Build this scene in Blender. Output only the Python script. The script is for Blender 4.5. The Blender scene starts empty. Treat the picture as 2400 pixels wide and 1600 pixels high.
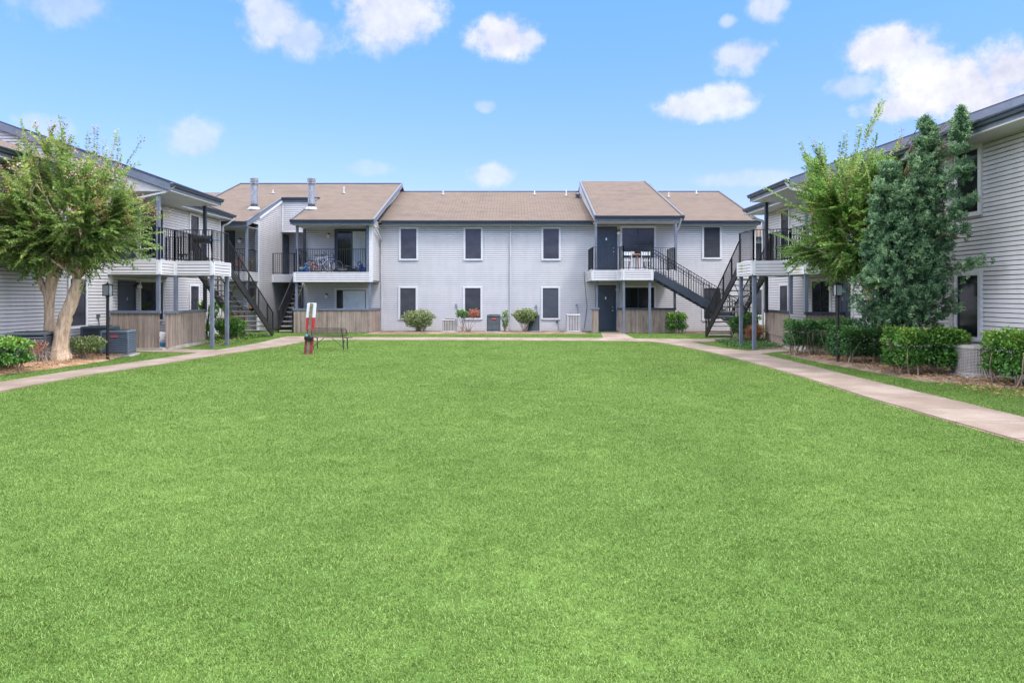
import bpy, math, random
import numpy as np
from mathutils import Vector
random.seed(7); rng = np.random.default_rng(7)
S = bpy.context.scene; COL = S.collection
R = math.radians; PI = math.pi
SL = 0.357            # roof pitch of the whole estate
EAVE = 5.35

# ---------------------------------------------------------------- materials
def nmat(name):
    m = bpy.data.materials.new(name); m.use_nodes = True
    nt = m.node_tree; nt.nodes.clear()
    o = nt.nodes.new('ShaderNodeOutputMaterial'); b = nt.nodes.new('ShaderNodeBsdfPrincipled')
    nt.links.new(b.outputs[0], o.inputs[0]); return m, nt, b
def N(nt, t, **k):
    n = nt.nodes.new(t)
    for a, v in k.items():
        if a.startswith('i_'): n.inputs[a[2:]].default_value = v
        else: setattr(n, a, v)
    return n
def ramp(nt, fac, stops):
    r = nt.nodes.new('ShaderNodeValToRGB'); cr = r.color_ramp
    while len(cr.elements) < len(stops): cr.elements.new(0.5)
    for e, (p, c) in zip(cr.elements, stops): e.position = p; e.color = (*c, 1)
    nt.links.new(fac, r.inputs[0]); return r.outputs[0]
def coords(nt, scale=(1, 1, 1), rot=(0, 0, 0), src='Object'):
    tc = nt.nodes.new('ShaderNodeTexCoord'); mp = nt.nodes.new('ShaderNodeMapping')
    mp.inputs['Scale'].default_value = scale; mp.inputs['Rotation'].default_value = rot
    nt.links.new(tc.outputs[src], mp.inputs[0]); return mp.outputs[0]
def noise(nt, vec, scale, detail=4, rough=.55):
    n = N(nt, 'ShaderNodeTexNoise'); n.inputs['Scale'].default_value = scale
    n.inputs['Detail'].default_value = detail; n.inputs['Roughness'].default_value = rough
    if vec is not None: nt.links.new(vec, n.inputs['Vector'])
    return n.outputs[0]
def bump(nt, b, h, strength=.3, dist=.01):
    bp = nt.nodes.new('ShaderNodeBump'); bp.inputs['Strength'].default_value = strength; bp.inputs['Distance'].default_value = dist
    nt.links.new(h, bp.inputs['Height']); nt.links.new(bp.outputs[0], b.inputs['Normal'])
def paint(name, c, rough=.5, vary=.12, scale=6, metal=0, bumpy=0):
    m, nt, b = nmat(name); v = coords(nt)
    f = noise(nt, v, scale, 5)
    lo = tuple(x*(1-vary*1.6) for x in c); hi = tuple(min(1, x*(1+vary)) for x in c)
    nt.links.new(ramp(nt, f, [(.3, lo), (.7, hi)]), b.inputs['Base Color'])
    b.inputs['Roughness'].default_value = rough; b.inputs['Metallic'].default_value = metal
    if bumpy: bump(nt, b, noise(nt, v, scale*12, 4), bumpy)
    return m
M = {}
def siding_mat(name, c):
    m, nt, b = nmat(name)
    v = coords(nt, (.5, .5, 2.2)); f = noise(nt, v, 1.2, 6, .6)
    g = noise(nt, coords(nt, (2.5, 2.5, .35)), 1.5, 4)         # vertical rain streaks
    at = N(nt, 'ShaderNodeAttribute', attribute_name='var'); mx2 = N(nt, 'ShaderNodeMix', data_type='RGBA'); nt.links.new(at.outputs['Fac'], mx2.inputs[0]); mx2.inputs[7].default_value = (.03, .032, .04, 1)   # near-black backing paints the shade line between siding courses
    mx = N(nt, 'ShaderNodeMath', operation='ADD'); nt.links.new(f, mx.inputs[0]); nt.links.new(g, mx.inputs[1])
    nt.links.new(ramp(nt, mx.outputs[0], [(.7, tuple(x*.96 for x in c)), (1.0, c), (1.3, tuple(min(1, x*1.04) for x in c))]), mx2.inputs[6]); prev = mx2.outputs[2]
    raw = coords(nt); sn = noise(nt, coords(nt, (3, 3, 9)), 2.5, 5, .7)
    for (px_s, py_s, pz_s), rad in (((8.05, 24.6, 2.68), .32), ((9.22, 22.75, 2.60), .36), ((10.6, 13.9, 3.9), .75), ((10.6, 13.2, 3.2), .7), ((10.6, 19.5, 2.9), .5)):
        dd = N(nt, 'ShaderNodeVectorMath', operation='DISTANCE'); nt.links.new(raw, dd.inputs[0]); dd.inputs[1].default_value = (px_s, py_s, pz_s)
        q = N(nt, 'ShaderNodeMapRange'); q.inputs[1].default_value = rad; q.inputs[2].default_value = rad*.2; nt.links.new(dd.outputs['Value'], q.inputs[0])
        w_ = N(nt, 'ShaderNodeMath', operation='MULTIPLY'); nt.links.new(q.outputs[0], w_.inputs[0]); nt.links.new(sn, w_.inputs[1])
        k_ = N(nt, 'ShaderNodeMapRange'); k_.inputs[1].default_value = .22; k_.inputs[2].default_value = .5; k_.inputs[4].default_value = .75 if rad < .4 else .35; nt.links.new(w_.outputs[0], k_.inputs[0])
        mz = N(nt, 'ShaderNodeMix', data_type='RGBA'); nt.links.new(k_.outputs[0], mz.inputs[0]); nt.links.new(prev, mz.inputs[6]); mz.inputs[7].default_value = (.32, .35, .13, 1); prev = mz.outputs[2]
    nt.links.new(prev, b.inputs['Base Color'])
    b.inputs['Roughness'].default_value = .42
    return m
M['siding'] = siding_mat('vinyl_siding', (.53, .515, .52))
M['trim'] = paint('white_trim', (.62, .62, .63), .5, .06)
M['slate'] = paint('slate_paint', (.135, .158, .205), .5, .12, 3)
M['slate_dark'] = paint('dark_slate_paint', (.038, .048, .068), .4, .15, 3)
M['gutter'] = paint('gutter_paint', (.040, .052, .072), .35, .12, 2)
M['downspout'] = paint('downspout_paint', (.50, .49, .49), .4, .08, 2)
M['black'] = paint('black_iron', (.014, .014, .016), .4, .2, 8)
M['soffit'] = paint('soffit_board', (.46, .455, .45), .6, .06, 2)
M['concrete'] = paint('concrete', (.40, .36, .32), .9, .18, 3, bumpy=.3)
M['galv'] = paint('galvanised_metal', (.14, .155, .19), .6, .3, 9, metal=.15)
M['galv_light'] = paint('weathered_tin', (.33, .335, .35), .45, .2, 9, metal=.3)
M['lamp_white'] = paint('opal_glass', (.80, .78, .70), .2, .03)
M['knob'] = paint('brushed_nickel', (.65, .63, .58), .25, .05, metal=.9)
M['curtain'] = paint('curtain_cloth', (.62, .66, .68), .8, .08, 3)
M['tyre'] = paint('tyre_rubber', (.02, .02, .022), .7, .1)
M['red'] = paint('red_paint', (.52, .035, .05), .45, .12, 7)
M['redw'] = paint('worn_red_paint', (.36, .06, .06), .6, .35, 12)
M['white'] = paint('white_paint', (.76, .78, .82), .5, .06, 6)
M['olive'] = paint('weathered_post_wood', (.20, .165, .10), .8, .3, 10, bumpy=.3)
M['blue'] = paint('blue_plastic', (.02, .09, .50), .35, .1)
M['navy'] = paint('navy_paint', (.03, .05, .22), .35, .1)
M['orange'] = paint('orange_paint', (.65, .16, .04), .4, .1)
M['cyan'] = paint('light_blue_plastic', (.06, .36, .68), .35, .1)
M['yellow'] = paint('yellow_plastic', (.8, .62, .06), .4, .1)
M['terracotta'] = paint('terracotta', (.34, .13, .07), .8, .15)
M['tablewood'] = paint('table_wood', (.30, .12, .055), .5, .25, 12)
M['ac_dark'] = paint('dark_green_grey_metal', (.065, .085, .10), .4, .15, 4)
M['ac_blue'] = paint('blue_grey_metal', (.13, .165, .20), .4, .1, 4)
M['ac_beige'] = paint('beige_metal', (.40, .37, .34), .45, .1, 4)
M['ac_grey'] = paint('light_grey_metal', (.48, .46, .47), .45, .1, 4)
M['void'] = paint('coil_black', (.02, .022, .024), .7, .2)
M['label'] = paint('red_badge', (.62, .09, .07), .4, .05)
M['bench'] = paint('weathered_bench_metal', (.085, .06, .05), .6, .3, 12)
M['bark'] = None
def glass_mat(name, c, rough, spec=.5):
    m, nt, b = nmat(name)
    f = noise(nt, coords(nt, (.6, .6, 1)), 2.2, 3)
    nt.links.new(ramp(nt, f, [(.3, tuple(x*.7 for x in c)), (.7, tuple(x*1.3 for x in c))]), b.inputs['Base Color'])
    b.inputs['Roughness'].default_value = rough
    b.inputs['Specular IOR Level'].default_value = spec
    return m
M['screen'] = glass_mat('solar_screen', (.042, .043, .055), .16, .5)
M['darkglass'] = glass_mat('dark_glass', (.010, .012, .016), .08, .6)
M['lantern'] = glass_mat('lantern_glass', (.33, .36, .38), .08, .8)
def door_mat():
    return paint('door_paint', (.040, .055, .078), .35, .1, 3)
M['door'] = door_mat()
def shingle(name, swap):
    m, nt, b = nmat(name)
    v = coords(nt, (1, 1, 1), (0, 0, R(90) if swap else 0))
    br = N(nt, 'ShaderNodeTexBrick'); nt.links.new(v, br.inputs['Vector'])
    br.inputs['Scale'].default_value = 1; br.inputs['Brick Width'].default_value = .32; br.inputs['Row Height'].default_value = .14
    br.inputs['Mortar Size'].default_value = .010; br.inputs['Mortar Smooth'].default_value = .4
    br.inputs['Color1'].default_value = (.165, .130, .107, 1); br.inputs['Color2'].default_value = (.135, .107, .088, 1); br.inputs['Mortar'].default_value = (.05, .04, .035, 1)
    f = noise(nt, coords(nt, (.35, 1.2, 1)), 1.1, 6, .65)
    g = noise(nt, coords(nt), 60, 3)
    mm = N(nt, 'ShaderNodeMath', operation='ADD'); nt.links.new(f, mm.inputs[0]); nt.links.new(g, mm.inputs[1])
    mix = N(nt, 'ShaderNodeMix', data_type='RGBA', blend_type='MULTIPLY'); mix.inputs[0].default_value = 1
    nt.links.new(br.outputs[0], mix.inputs[6])
    nt.links.new(ramp(nt, mm.outputs[0], [(.7, (.80, .80, .80)), (1.25, (1.12, 1.08, 1.04))]), mix.inputs[7])
    nt.links.new(mix.outputs[2], b.inputs['Base Color']); b.inputs['Roughness'].default_value = .95
    b.inputs['Specular IOR Level'].default_value = .15
    bump(nt, b, br.outputs[1], -.4, .01)
    return m
M['shingle'] = shingle('brown_shingles', False); M['shingle_side'] = shingle('brown_shingles_sideways', True)
def wood_mat():
    m, nt, b = nmat('weathered_fence_boards')
    f = noise(nt, coords(nt, (26, 26, 1.2)), 1, 6, .7)
    g = noise(nt, coords(nt, (1.2, 1.2, 1.2)), 1.5, 3)
    w = N(nt, 'ShaderNodeAttribute', attribute_name='var')
    mm = N(nt, 'ShaderNodeMath', operation='MULTIPLY_ADD'); nt.links.new(g, mm.inputs[0]); mm.inputs[1].default_value = .35; nt.links.new(f, mm.inputs[2])
    m2 = N(nt, 'ShaderNodeMath', operation='MULTIPLY_ADD'); nt.links.new(w.outputs['Fac'], m2.inputs[0]); m2.inputs[1].default_value = .28; nt.links.new(mm.outputs[0], m2.inputs[2])
    nt.links.new(ramp(nt, m2.outputs[0], [(.46, (.13, .095, .075)), (.62, (.24, .185, .15)), (.78, (.32, .255, .21)), (1.0, (.42, .355, .305))]), b.inputs['Base Color'])
    b.inputs['Roughness'].default_value = .9; bump(nt, b, f, .4)
    return m
M['fence'] = wood_mat()
def path_mat():
    m, nt, b = nmat('path_concrete'); v = coords(nt)
    f = noise(nt, v, .9, 6, .6); g = noise(nt, v, 70, 4, .8)
    mm = N(nt, 'ShaderNodeMath', operation='MULTIPLY_ADD'); nt.links.new(g, mm.inputs[0]); mm.inputs[1].default_value = .8; nt.links.new(f, mm.inputs[2])
    nt.links.new(ramp(nt, mm.outputs[0], [(.55, (.165, .118, .083)), (.9, (.228, .172, .131)), (1.2, (.30, .24, .192))]), b.inputs['Base Color'])
    b.inputs['Roughness'].default_value = .95; bump(nt, b, g, .35, .004); return m
M['path'] = path_mat()
def soil_mat(name, a, c, d):
    m, nt, b = nmat(name); v = coords(nt)
    f = noise(nt, v, 1.3, 8, .7); g = noise(nt, v, 28, 5, .7)
    mm = N(nt, 'ShaderNodeMath', operation='MULTIPLY_ADD'); nt.links.new(g, mm.inputs[0]); mm.inputs[1].default_value = .9; nt.links.new(f, mm.inputs[2])
    nt.links.new(ramp(nt, mm.outputs[0], [(.65, a), (.95, c), (1.25, d)]), b.inputs['Base Color'])
    b.inputs['Roughness'].default_value = 1; bump(nt, b, g, .8, .03); return m
M['soil'] = soil_mat('bed_soil', (.07, .042, .028), (.19, .125, .082), (.33, .235, .16))
M['mulch'] = soil_mat('pine_straw', (.16, .075, .035), (.40, .23, .13), (.58, .40, .26))
def grass_ground():
    m, nt, b = nmat('turf'); g = N(nt, 'ShaderNodeNewGeometry'); v = g.outputs['Position']
    f = noise(nt, v, .35, 5, .55); h = noise(nt, v, 30, 5, .75)
    mm = N(nt, 'ShaderNodeMath', operation='MULTIPLY_ADD'); nt.links.new(h, mm.inputs[0]); mm.inputs[1].default_value = .9; nt.links.new(f, mm.inputs[2])
    nt.links.new(ramp(nt, mm.outputs[0], [(.6, (.035, .065, .014)), (.95, (.075, .135, .028)), (1.25, (.11, .18, .04))]), b.inputs['Base Color'])
    b.inputs['Roughness'].default_value = 1; b.inputs['Specular IOR Level'].default_value = .1
    return m
M['turf'] = grass_ground()
def leaf_mat(name, stops, rough=.45, trans=.35, attr='var', big=None):
    m = bpy.data.materials.new(name); m.use_nodes = True; nt = m.node_tree; nt.nodes.clear()
    o = nt.nodes.new('ShaderNodeOutputMaterial')
    b = nt.nodes.new('ShaderNodeBsdfPrincipled'); t = nt.nodes.new('ShaderNodeBsdfTranslucent'); mx = nt.nodes.new('ShaderNodeMixShader')
    a = N(nt, 'ShaderNodeAttribute', attribute_name=attr); fac = a.outputs['Fac']
    if big:
        g = N(nt, 'ShaderNodeNewGeometry'); f = noise(nt, g.outputs['Position'], big[0], 6, .6)
        f2 = noise(nt, g.outputs['Position'], big[0]*5.5, 4, .6)
        s = N(nt, 'ShaderNodeMath', operation='ADD'); nt.links.new(f, s.inputs[0]); nt.links.new(f2, s.inputs[1])
        q = N(nt, 'ShaderNodeMath', operation='MULTIPLY_ADD'); nt.links.new(s.outputs[0], q.inputs[0]); q.inputs[1].default_value = big[1]; nt.links.new(fac, q.inputs[2])
        q2 = N(nt, 'ShaderNodeMath', operation='SUBTRACT'); nt.links.new(q.outputs[0], q2.inputs[0]); q2.inputs[1].default_value = big[1]
        fac = q2.outputs[0]
    c = ramp(nt, fac, stops)
    nt.links.new(c, b.inputs['Base Color']); nt.links.new(c, t.inputs['Color'])
    b.inputs['Roughness'].default_value = rough; b.inputs['Specular IOR Level'].default_value = .35
    mx.inputs[0].default_value = trans
    nt.links.new(b.outputs[0], mx.inputs[1]); nt.links.new(t.outputs[0], mx.inputs[2]); nt.links.new(mx.outputs[0], o.inputs[0]); return m
M['blade'] = leaf_mat('grass_blades', [(0, (.06, .115, .015)), (.5, (.175, .30, .050)), (1, (.38, .50, .16))], .6, .3, big=(.40, .42))
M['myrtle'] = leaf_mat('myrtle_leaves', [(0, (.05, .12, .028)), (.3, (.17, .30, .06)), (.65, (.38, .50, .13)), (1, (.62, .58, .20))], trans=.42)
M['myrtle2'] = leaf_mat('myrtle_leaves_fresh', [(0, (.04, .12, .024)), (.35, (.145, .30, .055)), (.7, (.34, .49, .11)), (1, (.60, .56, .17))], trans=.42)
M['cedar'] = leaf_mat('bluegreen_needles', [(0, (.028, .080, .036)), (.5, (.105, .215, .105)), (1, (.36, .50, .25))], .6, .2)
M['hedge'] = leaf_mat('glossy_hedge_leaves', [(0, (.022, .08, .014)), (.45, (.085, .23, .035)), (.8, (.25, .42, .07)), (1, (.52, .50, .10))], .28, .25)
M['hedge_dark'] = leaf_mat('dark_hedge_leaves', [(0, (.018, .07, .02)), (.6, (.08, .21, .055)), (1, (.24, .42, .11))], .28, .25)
M['pale_leaf'] = leaf_mat('pale_shrub_leaves', [(0, (.06, .12, .03)), (.45, (.20, .27, .09)), (.8, (.38, .41, .17)), (1, (.58, .44, .24))], .4, .25)
M['seed'] = leaf_mat('dry_seed_heads', [(0, (.22, .12, .05)), (1, (.50, .33, .15))], .8, .2)
M['pink'] = leaf_mat('pink_blossom', [(0, (.62, .32, .36)), (1, (.82, .58, .60))], .8, .3)
M['redleaf'] = leaf_mat('coral_leaves', [(0, (.38, .12, .07)), (1, (.62, .32, .20))], .5, .3)
M['rust'] = leaf_mat('rusty_leaves', [(0, (.35, .12, .06)), (1, (.62, .36, .20))], .6, .3)
def bark_mat(name, stops):
    m, nt, b = nmat(name)
    f = noise(nt, coords(nt, (5, 5, 1)), 2.2, 7, .65); h = noise(nt, coords(nt, (22, 22, 3)), 2, 5)
    nt.links.new(ramp(nt, f, stops), b.inputs['Base Color']); b.inputs['Roughness'].default_value = .8
    bump(nt, b, h, .6, .03); return m
M['bark'] = bark_mat('smooth_tan_bark', [(.30, (.17, .10, .06)), (.40, (.40, .27, .17)), (.58, (.60, .45, .31)), (.72, (.68, .56, .43))])
M['bark_dark'] = bark_mat('rough_brown_bark', [(.3, (.14, .08, .05)), (.7, (.36, .25, .18))])
M['twig'] = bark_mat('dry_twigs', [(.3, (.20, .13, .09)), (.7, (.48, .38, .30))])

# ---------------------------------------------------------------- mesh builder
class Frame:
    def __init__(s, o, u, n): s.o = o; s.u = u; s.n = n
    def p(s, a, d, z): return (s.o[0]+s.u[0]*a+s.n[0]*d, s.o[1]+s.u[1]*a+s.n[1]*d, z)
W = Frame((0, 0), (1, 0), (0, 1))
class MB:
    def __init__(s): s.v = []; s.f = []; s.var = []; s.cv = 0
    def add(s, vs, fs):
        k = len(s.v); s.v += [tuple(x) for x in vs]; s.f += [tuple(i+k for i in f) for f in fs]; s.var += [s.cv]*len(vs); return s
    BF = [(0, 3, 2, 1), (4, 5, 6, 7), (0, 1, 5, 4), (1, 2, 6, 5), (2, 3, 7, 6), (3, 0, 4, 7)]
    def box(s, x0, x1, y0, y1, z0, z1, F=W):
        return s.add([F.p(x0, y0, z0), F.p(x1, y0, z0), F.p(x1, y1, z0), F.p(x0, y1, z0), F.p(x0, y0, z1), F.p(x1, y0, z1), F.p(x1, y1, z1), F.p(x0, y1, z1)], MB.BF)
    def bevbox(s, x0, x1, y0, y1, z0, z1, c=.01, F=W):     # box with chamfered vertical and top edges
        ring = [(x0+c, y0), (x1-c, y0), (x1, y0+c), (x1, y1-c), (x1-c, y1), (x0+c, y1), (x0, y1-c), (x0, y0+c)]
        mx, my = (x0+x1)/2, (y0+y1)/2
        top = [(a+(c if a < mx else -c)*.8, b+(c if b < my else -c)*.8) for a, b in ring]
        vs = [F.p(a, b, z0) for a, b in ring]+[F.p(a, b, z1-c) for a, b in ring]+[F.p(a, b, z1) for a, b in top]
        fs = [tuple(range(7, -1, -1)), tuple(range(16, 24))]
        for i in range(8):
            j = (i+1) % 8; fs += [(i, j, 8+j, 8+i), (8+i, 8+j, 16+j, 16+i)]
        return s.add(vs, fs)
    def poly(s, pts): return s.add(pts, [tuple(range(len(pts)))])
    def slab(s, pts, t):
        n = len(pts); low = [(x, y, z-t) for x, y, z in pts]
        return s.add(list(pts)+low, [tuple(range(n)), tuple(range(2*n-1, n-1, -1))]+[(i, (i+1) % n, n+(i+1) % n, n+i) for i in range(n)])
    def beam(s, a, b, w, h, up=(0, 0, 1)):
        a = Vector(a); b = Vector(b); d = (b-a).normalized(); u = Vector(up)
        sd = d.cross(u)
        if sd.length < 1e-4: sd = d.cross(Vector((1, 0, 0)))
        sd.normalize(); u = sd.cross(d).normalized()
        vs = []
        for q in (a, b):
            for i, j in ((-1, -1), (1, -1), (1, 1), (-1, 1)): vs.append(q+sd*(i*w/2)+u*(j*h/2))
        return s.add(vs, MB.BF)
    def tube(s, pts, rad, n=8, cap=True):
        pts = [Vector(p) for p in pts]; rad = rad if isinstance(rad, (list, tuple)) else [rad]*len(pts)
        k = len(s.v); ref = None; vs = []; fs = []
        for i, p in enumerate(pts):
            d = (pts[min(i+1, len(pts)-1)]-pts[max(i-1, 0)]).normalized()
            if ref is None: ref = d.cross(Vector((0.3, 0.2, 1)) if abs(d.z) < .9 else Vector((1, 0, 0))).normalized()
            ref = (ref-d*ref.dot(d)).normalized(); o = d.cross(ref)
            for j in range(n):
                a = 2*PI*j/n; vs.append(p+(ref*math.cos(a)+o*math.sin(a))*rad[i])
        for i in range(len(pts)-1):
            for j in range(n):
                fs.append((i*n+j, i*n+(j+1) % n, (i+1)*n+(j+1) % n, (i+1)*n+j))
        if cap: fs += [tuple(range(n-1, -1, -1)), tuple(range((len(pts)-1)*n, len(pts)*n))]
        return s.add(vs, fs)
    def lathe(s, c, prof, n=16):
        vs = []; fs = []
        for r, z in prof:
            for j in range(n): a = 2*PI*j/n; vs.append((c[0]+r*math.cos(a), c[1]+r*math.sin(a), c[2]+z))
        for i in range(len(prof)-1):
            for j in range(n): fs.append((i*n+j, i*n+(j+1) % n, (i+1)*n+(j+1) % n, (i+1)*n+j))
        fs += [tuple(range(n-1, -1, -1)), tuple(range((len(prof)-1)*n, len(prof)*n))]
        return s.add(vs, fs)
    def ball(s, c, r, n=12, sz=1):
        return s.lathe(c, [(max(.001, r*math.sin(PI*i/8)), -r*sz*math.cos(PI*i/8)) for i in range(9)], n)
    def ring(s, c, ax, r, t, n=24, m=6):   # torus; ax = axis vector
        ax = Vector(ax).normalized(); e = ax.cross(Vector((0, 0, 1)) if abs(ax.z) < .9 else Vector((1, 0, 0))).normalized(); g = ax.cross(e); c = Vector(c)
        vs = []; fs = []
        for i in range(n):
            a = 2*PI*i/n; o = e*math.cos(a)+g*math.sin(a)
            for j in range(m): b = 2*PI*j/m; vs.append(c+o*(r+t*math.cos(b))+ax*(t*math.sin(b)))
        for i in range(n):
            for j in range(m): fs.append((i*m+j, ((i+1) % n)*m+j, ((i+1) % n)*m+(j+1) % m, i*m+(j+1) % m))
        return s.add(vs, fs)
    def split(s, name, mat, parent=None):      # every box of 8 points becomes a part of its own
        n = len(s.v)//8
        for i in range(n):
            m = MB(); m.add(s.v[8*i:8*i+8], MB.BF); m.build(name, mat, parent)
    def build(s, name, mat, parent=None, smooth=False, loc=None):
        me = bpy.data.meshes.new(name); 
        vs = s.v
        if loc is not None: vs = [(x-loc[0], y-loc[1], z-loc[2]) for x, y, z in vs]
        me.from_pydata(vs, [], s.f)
        a = me.attributes.new('var', 'FLOAT', 'POINT'); a.data.foreach_set('value', np.array(s.var, dtype=np.float32))
        me.materials.append(M[mat] if isinstance(mat, str) else mat)
        if smooth: me.polygons.foreach_set('use_smooth', [True]*len(me.polygons))
        me.update()
        o = bpy.data.objects.new(name, me); COL.objects.link(o)
        if loc is not None: o.location = loc
        if parent is not None:
            o.parent = parent
            w = Vector((0, 0, 0)); q = parent
            while q is not None: w = w+q.location; q = q.parent
            l = Vector(loc) if loc is not None else Vector((0, 0, 0))
            o.location = l-w
        return o
def tag(o, label=None, cat=None, group=None, kind=None):
    for k, v in (('label', label), ('category', cat), ('group', group), ('kind', kind)):
        if v: o[k] = v
    return o
def thing(name, label, cat, loc=(0, 0, 0), group=None):
    o = bpy.data.objects.new(name, None); COL.objects.link(o); o.location = loc; o.empty_display_size = .2
    return tag(o, label, cat, group)
def copy_tree(o, loc, label, rz=None):
    c = o.copy(); COL.objects.link(c); c.location = loc; c['label'] = label
    if rz is not None: c.rotation_euler = (0, 0, rz)
    def kids(src, dst):
        for ch in list(src.children):
            d = ch.copy(); COL.objects.link(d); d.parent = dst; kids(ch, d)
    kids(o, c); return c

# lap siding: every course is a real tilted board with an underside
def siding(mb, F, poly, d0=0.0, ex=.1016, lip=.026, gd=.035, gap=.017):
    """poly: convex polygon in (s, z). Every course is a tilted board over an open shadow gap."""
    zs = [q[1] for q in poly]; zmin, zmax = min(zs), max(zs)
    def ext(z):
        xs = []
        for i in range(len(poly)):
            (a, b), (c, d) = poly[i], poly[(i+1) % len(poly)]
            if (b-z)*(d-z) <= 0 and abs(b-d) > 1e-9: xs.append(a+(c-a)*(z-b)/(d-b))
            elif abs(b-d) < 1e-9 and abs(b-z) < 1e-6: xs += [a, c]
        return (min(xs), max(xs)) if xs else None
    z = math.floor(zmin/ex)*ex
    while z < zmax-1e-4:
        zb = max(z+gap, zmin)+1e-6; zt = min(z+ex, zmax)-1e-6
        if zt-zb > .004:
            e0, e1 = ext(zb), ext(zt)
            if e0 and e1:
                l1 = lip*(1-.45*(zb-z-gap)/(ex-gap)); l2 = lip*(1-.45*(zt-z-gap)/(ex-gap))
                vs = [F.p(e0[0], d0-gd, zb), F.p(e0[1], d0-gd, zb), F.p(e0[1], d0+l1, zb), F.p(e0[0], d0+l1, zb),
                      F.p(e1[1], d0+l2, zt), F.p(e1[0], d0+l2, zt), F.p(e1[1], d0-gd, zt), F.p(e1[0], d0-gd, zt)]
                mb.add(vs, [(0, 1, 2, 3), (3, 2, 4, 5), (5, 4, 6, 7)])
        z += ex
    mb.cv = 1; mb.add([F.p(a, d0-gd-.002, b) for a, b in poly], [tuple(range(len(poly)))]); mb.cv = 0  # backing sheet marked for the painted shade lines in the gaps
def rect(a, b, z0, z1): return [(a, z0), (b, z0), (b, z1), (a, z1)]

def window(F, par, s0, s1, z0, z1, split=None, rail=False, pane='screen', fw=.095, frame='trim', blinds=False, curtains=False, d=0.03):
    f = MB()
    f.box(s0, s0+fw, 0, d+.035, z0, z1, F); f.box(s1-fw, s1, 0, d+.035, z0, z1, F)
    f.box(s0+fw, s1-fw, 0, d+.035, z1-fw, z1, F); f.box(s0+fw, s1-fw, 0, d+.045, z0, z0+fw*.9, F)
    w = f.build('window', frame, par)
    a, b, c, e = s0+fw, s1-fw, z0+fw*.9, z1-fw
    p = MB().box(a+.02, b-.02, 0, d, c+.02, e-.02, F); p.build('pane', pane, w)
    q = MB()
    for (x0, x1, y0, y1) in ((a, a+.022, c, e), (b-.022, b, c, e), (a+.022, b-.022, c, c+.022), (a+.022, b-.022, e-.022, e)): q.box(x0, x1, 0, d+.014, y0, y1, F)
    if split:
        m = a+(b-a)*split; q.box(m-.018, m+.018, 0, d+.016, c+.022, e-.022, F)
    if rail:
        m = (c+e)/2; q.box(a+.022, b-.022, 0, d+.010, m-.014, m+.014, F)
    q.build('sash', 'slate_dark' if frame == 'trim' else 'slate', w)
    if blinds:
        k = MB(); z = c+.05
        while z < e-.04: k.box(a+.03, b-.03, d+.001, d+.006, z, z+.012, F); z += .042
        k.build('blinds', 'slate', w)
    if curtains:
        k = MB(); x = curtains[0]
        pts = []; i = 0
        while x < curtains[1]:
            pts.append((x, d+.004+.012*(i % 2))); x += .045; i += 1
        vs = [F.p(x, dd, c+.03) for x, dd in pts]+[F.p(x, dd, e-.04) for x, dd in pts]; n = len(pts)
        k.add(vs, [(i, i+1, n+i+1, n+i) for i in range(n-1)]); k.build('curtain', 'curtain', w)
    return w
def door(F, par, s0, s1, z0, z1, panels=True, knob=1, number=True, fr=.10, mat='door', mark=True):
    f = MB()
    f.box(s0-fr, s0, 0, .05, z0, z1+fr, F); f.box(s1, s1+fr, 0, .05, z0, z1+fr, F); f.box(s0, s1, 0, .05, z1, z1+fr, F)
    f.box(s0-fr, s1+fr, 0, .07, z0-.03, z0, F)
    f.build('door_frame', 'slate_dark', par)
    g = MB().box(s0+.005, s1-.005, 0, .034, z0+.002, z1-.004, F)
    if panels:
        w = (s1-s0)
        for a0, a1 in ((.12, .44), (.56, .88)):
            for b0, b1 in ((.06, .37), (.44, .75), (.82, .93)):
                x0, x1, y0, y1 = s0+w*a0, s0+w*a1, z0+(z1-z0)*b0, z0+(z1-z0)*b1
                g.box(x0, x1, .03, .039, y0, y0+.018, F); g.box(x0, x1, .03, .039, y1-.018, y1, F)
                g.box(x0, x0+.018, .03, .039, y0+.018, y1-.018, F); g.box(x1-.018, x1, .03, .039, y0+.018, y1-.018, F)
                g.box(x0+.045, x1-.045, .03, .046, y0+.045, y1-.045, F)
    o = g.build('door', mat, par)
    kx = s1-.07 if knob > 0 else s0+.07
    k = MB(); c = F.p(kx, .06, z0+.95); k.ball(c, .032); k.build('door_knob', 'knob', o, True); k = MB(); k.ball(F.p(kx, .045, z0+1.12), .026); k.build('deadbolt', 'knob', o, True)
    if mark:
        m = (s0+s1)/2; k = MB().box(m-.03, m+.03, .031, .05, z0+1.50, z0+1.62, F); k.build('knocker', 'knob', o)
    return o
def wall_lamp(F, par, s, z):
    a = MB(); a.box(s-.05, s+.05, 0, .05, z+.02, z+.16, F); a.box(s-.02, s+.02, .05, .14, z+.10, z+.14, F)
    o = a.build('wall_lamp', 'black', par); b = MB(); b.ball(F.p(s, .13, z), .095); b.build('globe', 'lamp_white', o, True)
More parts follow.
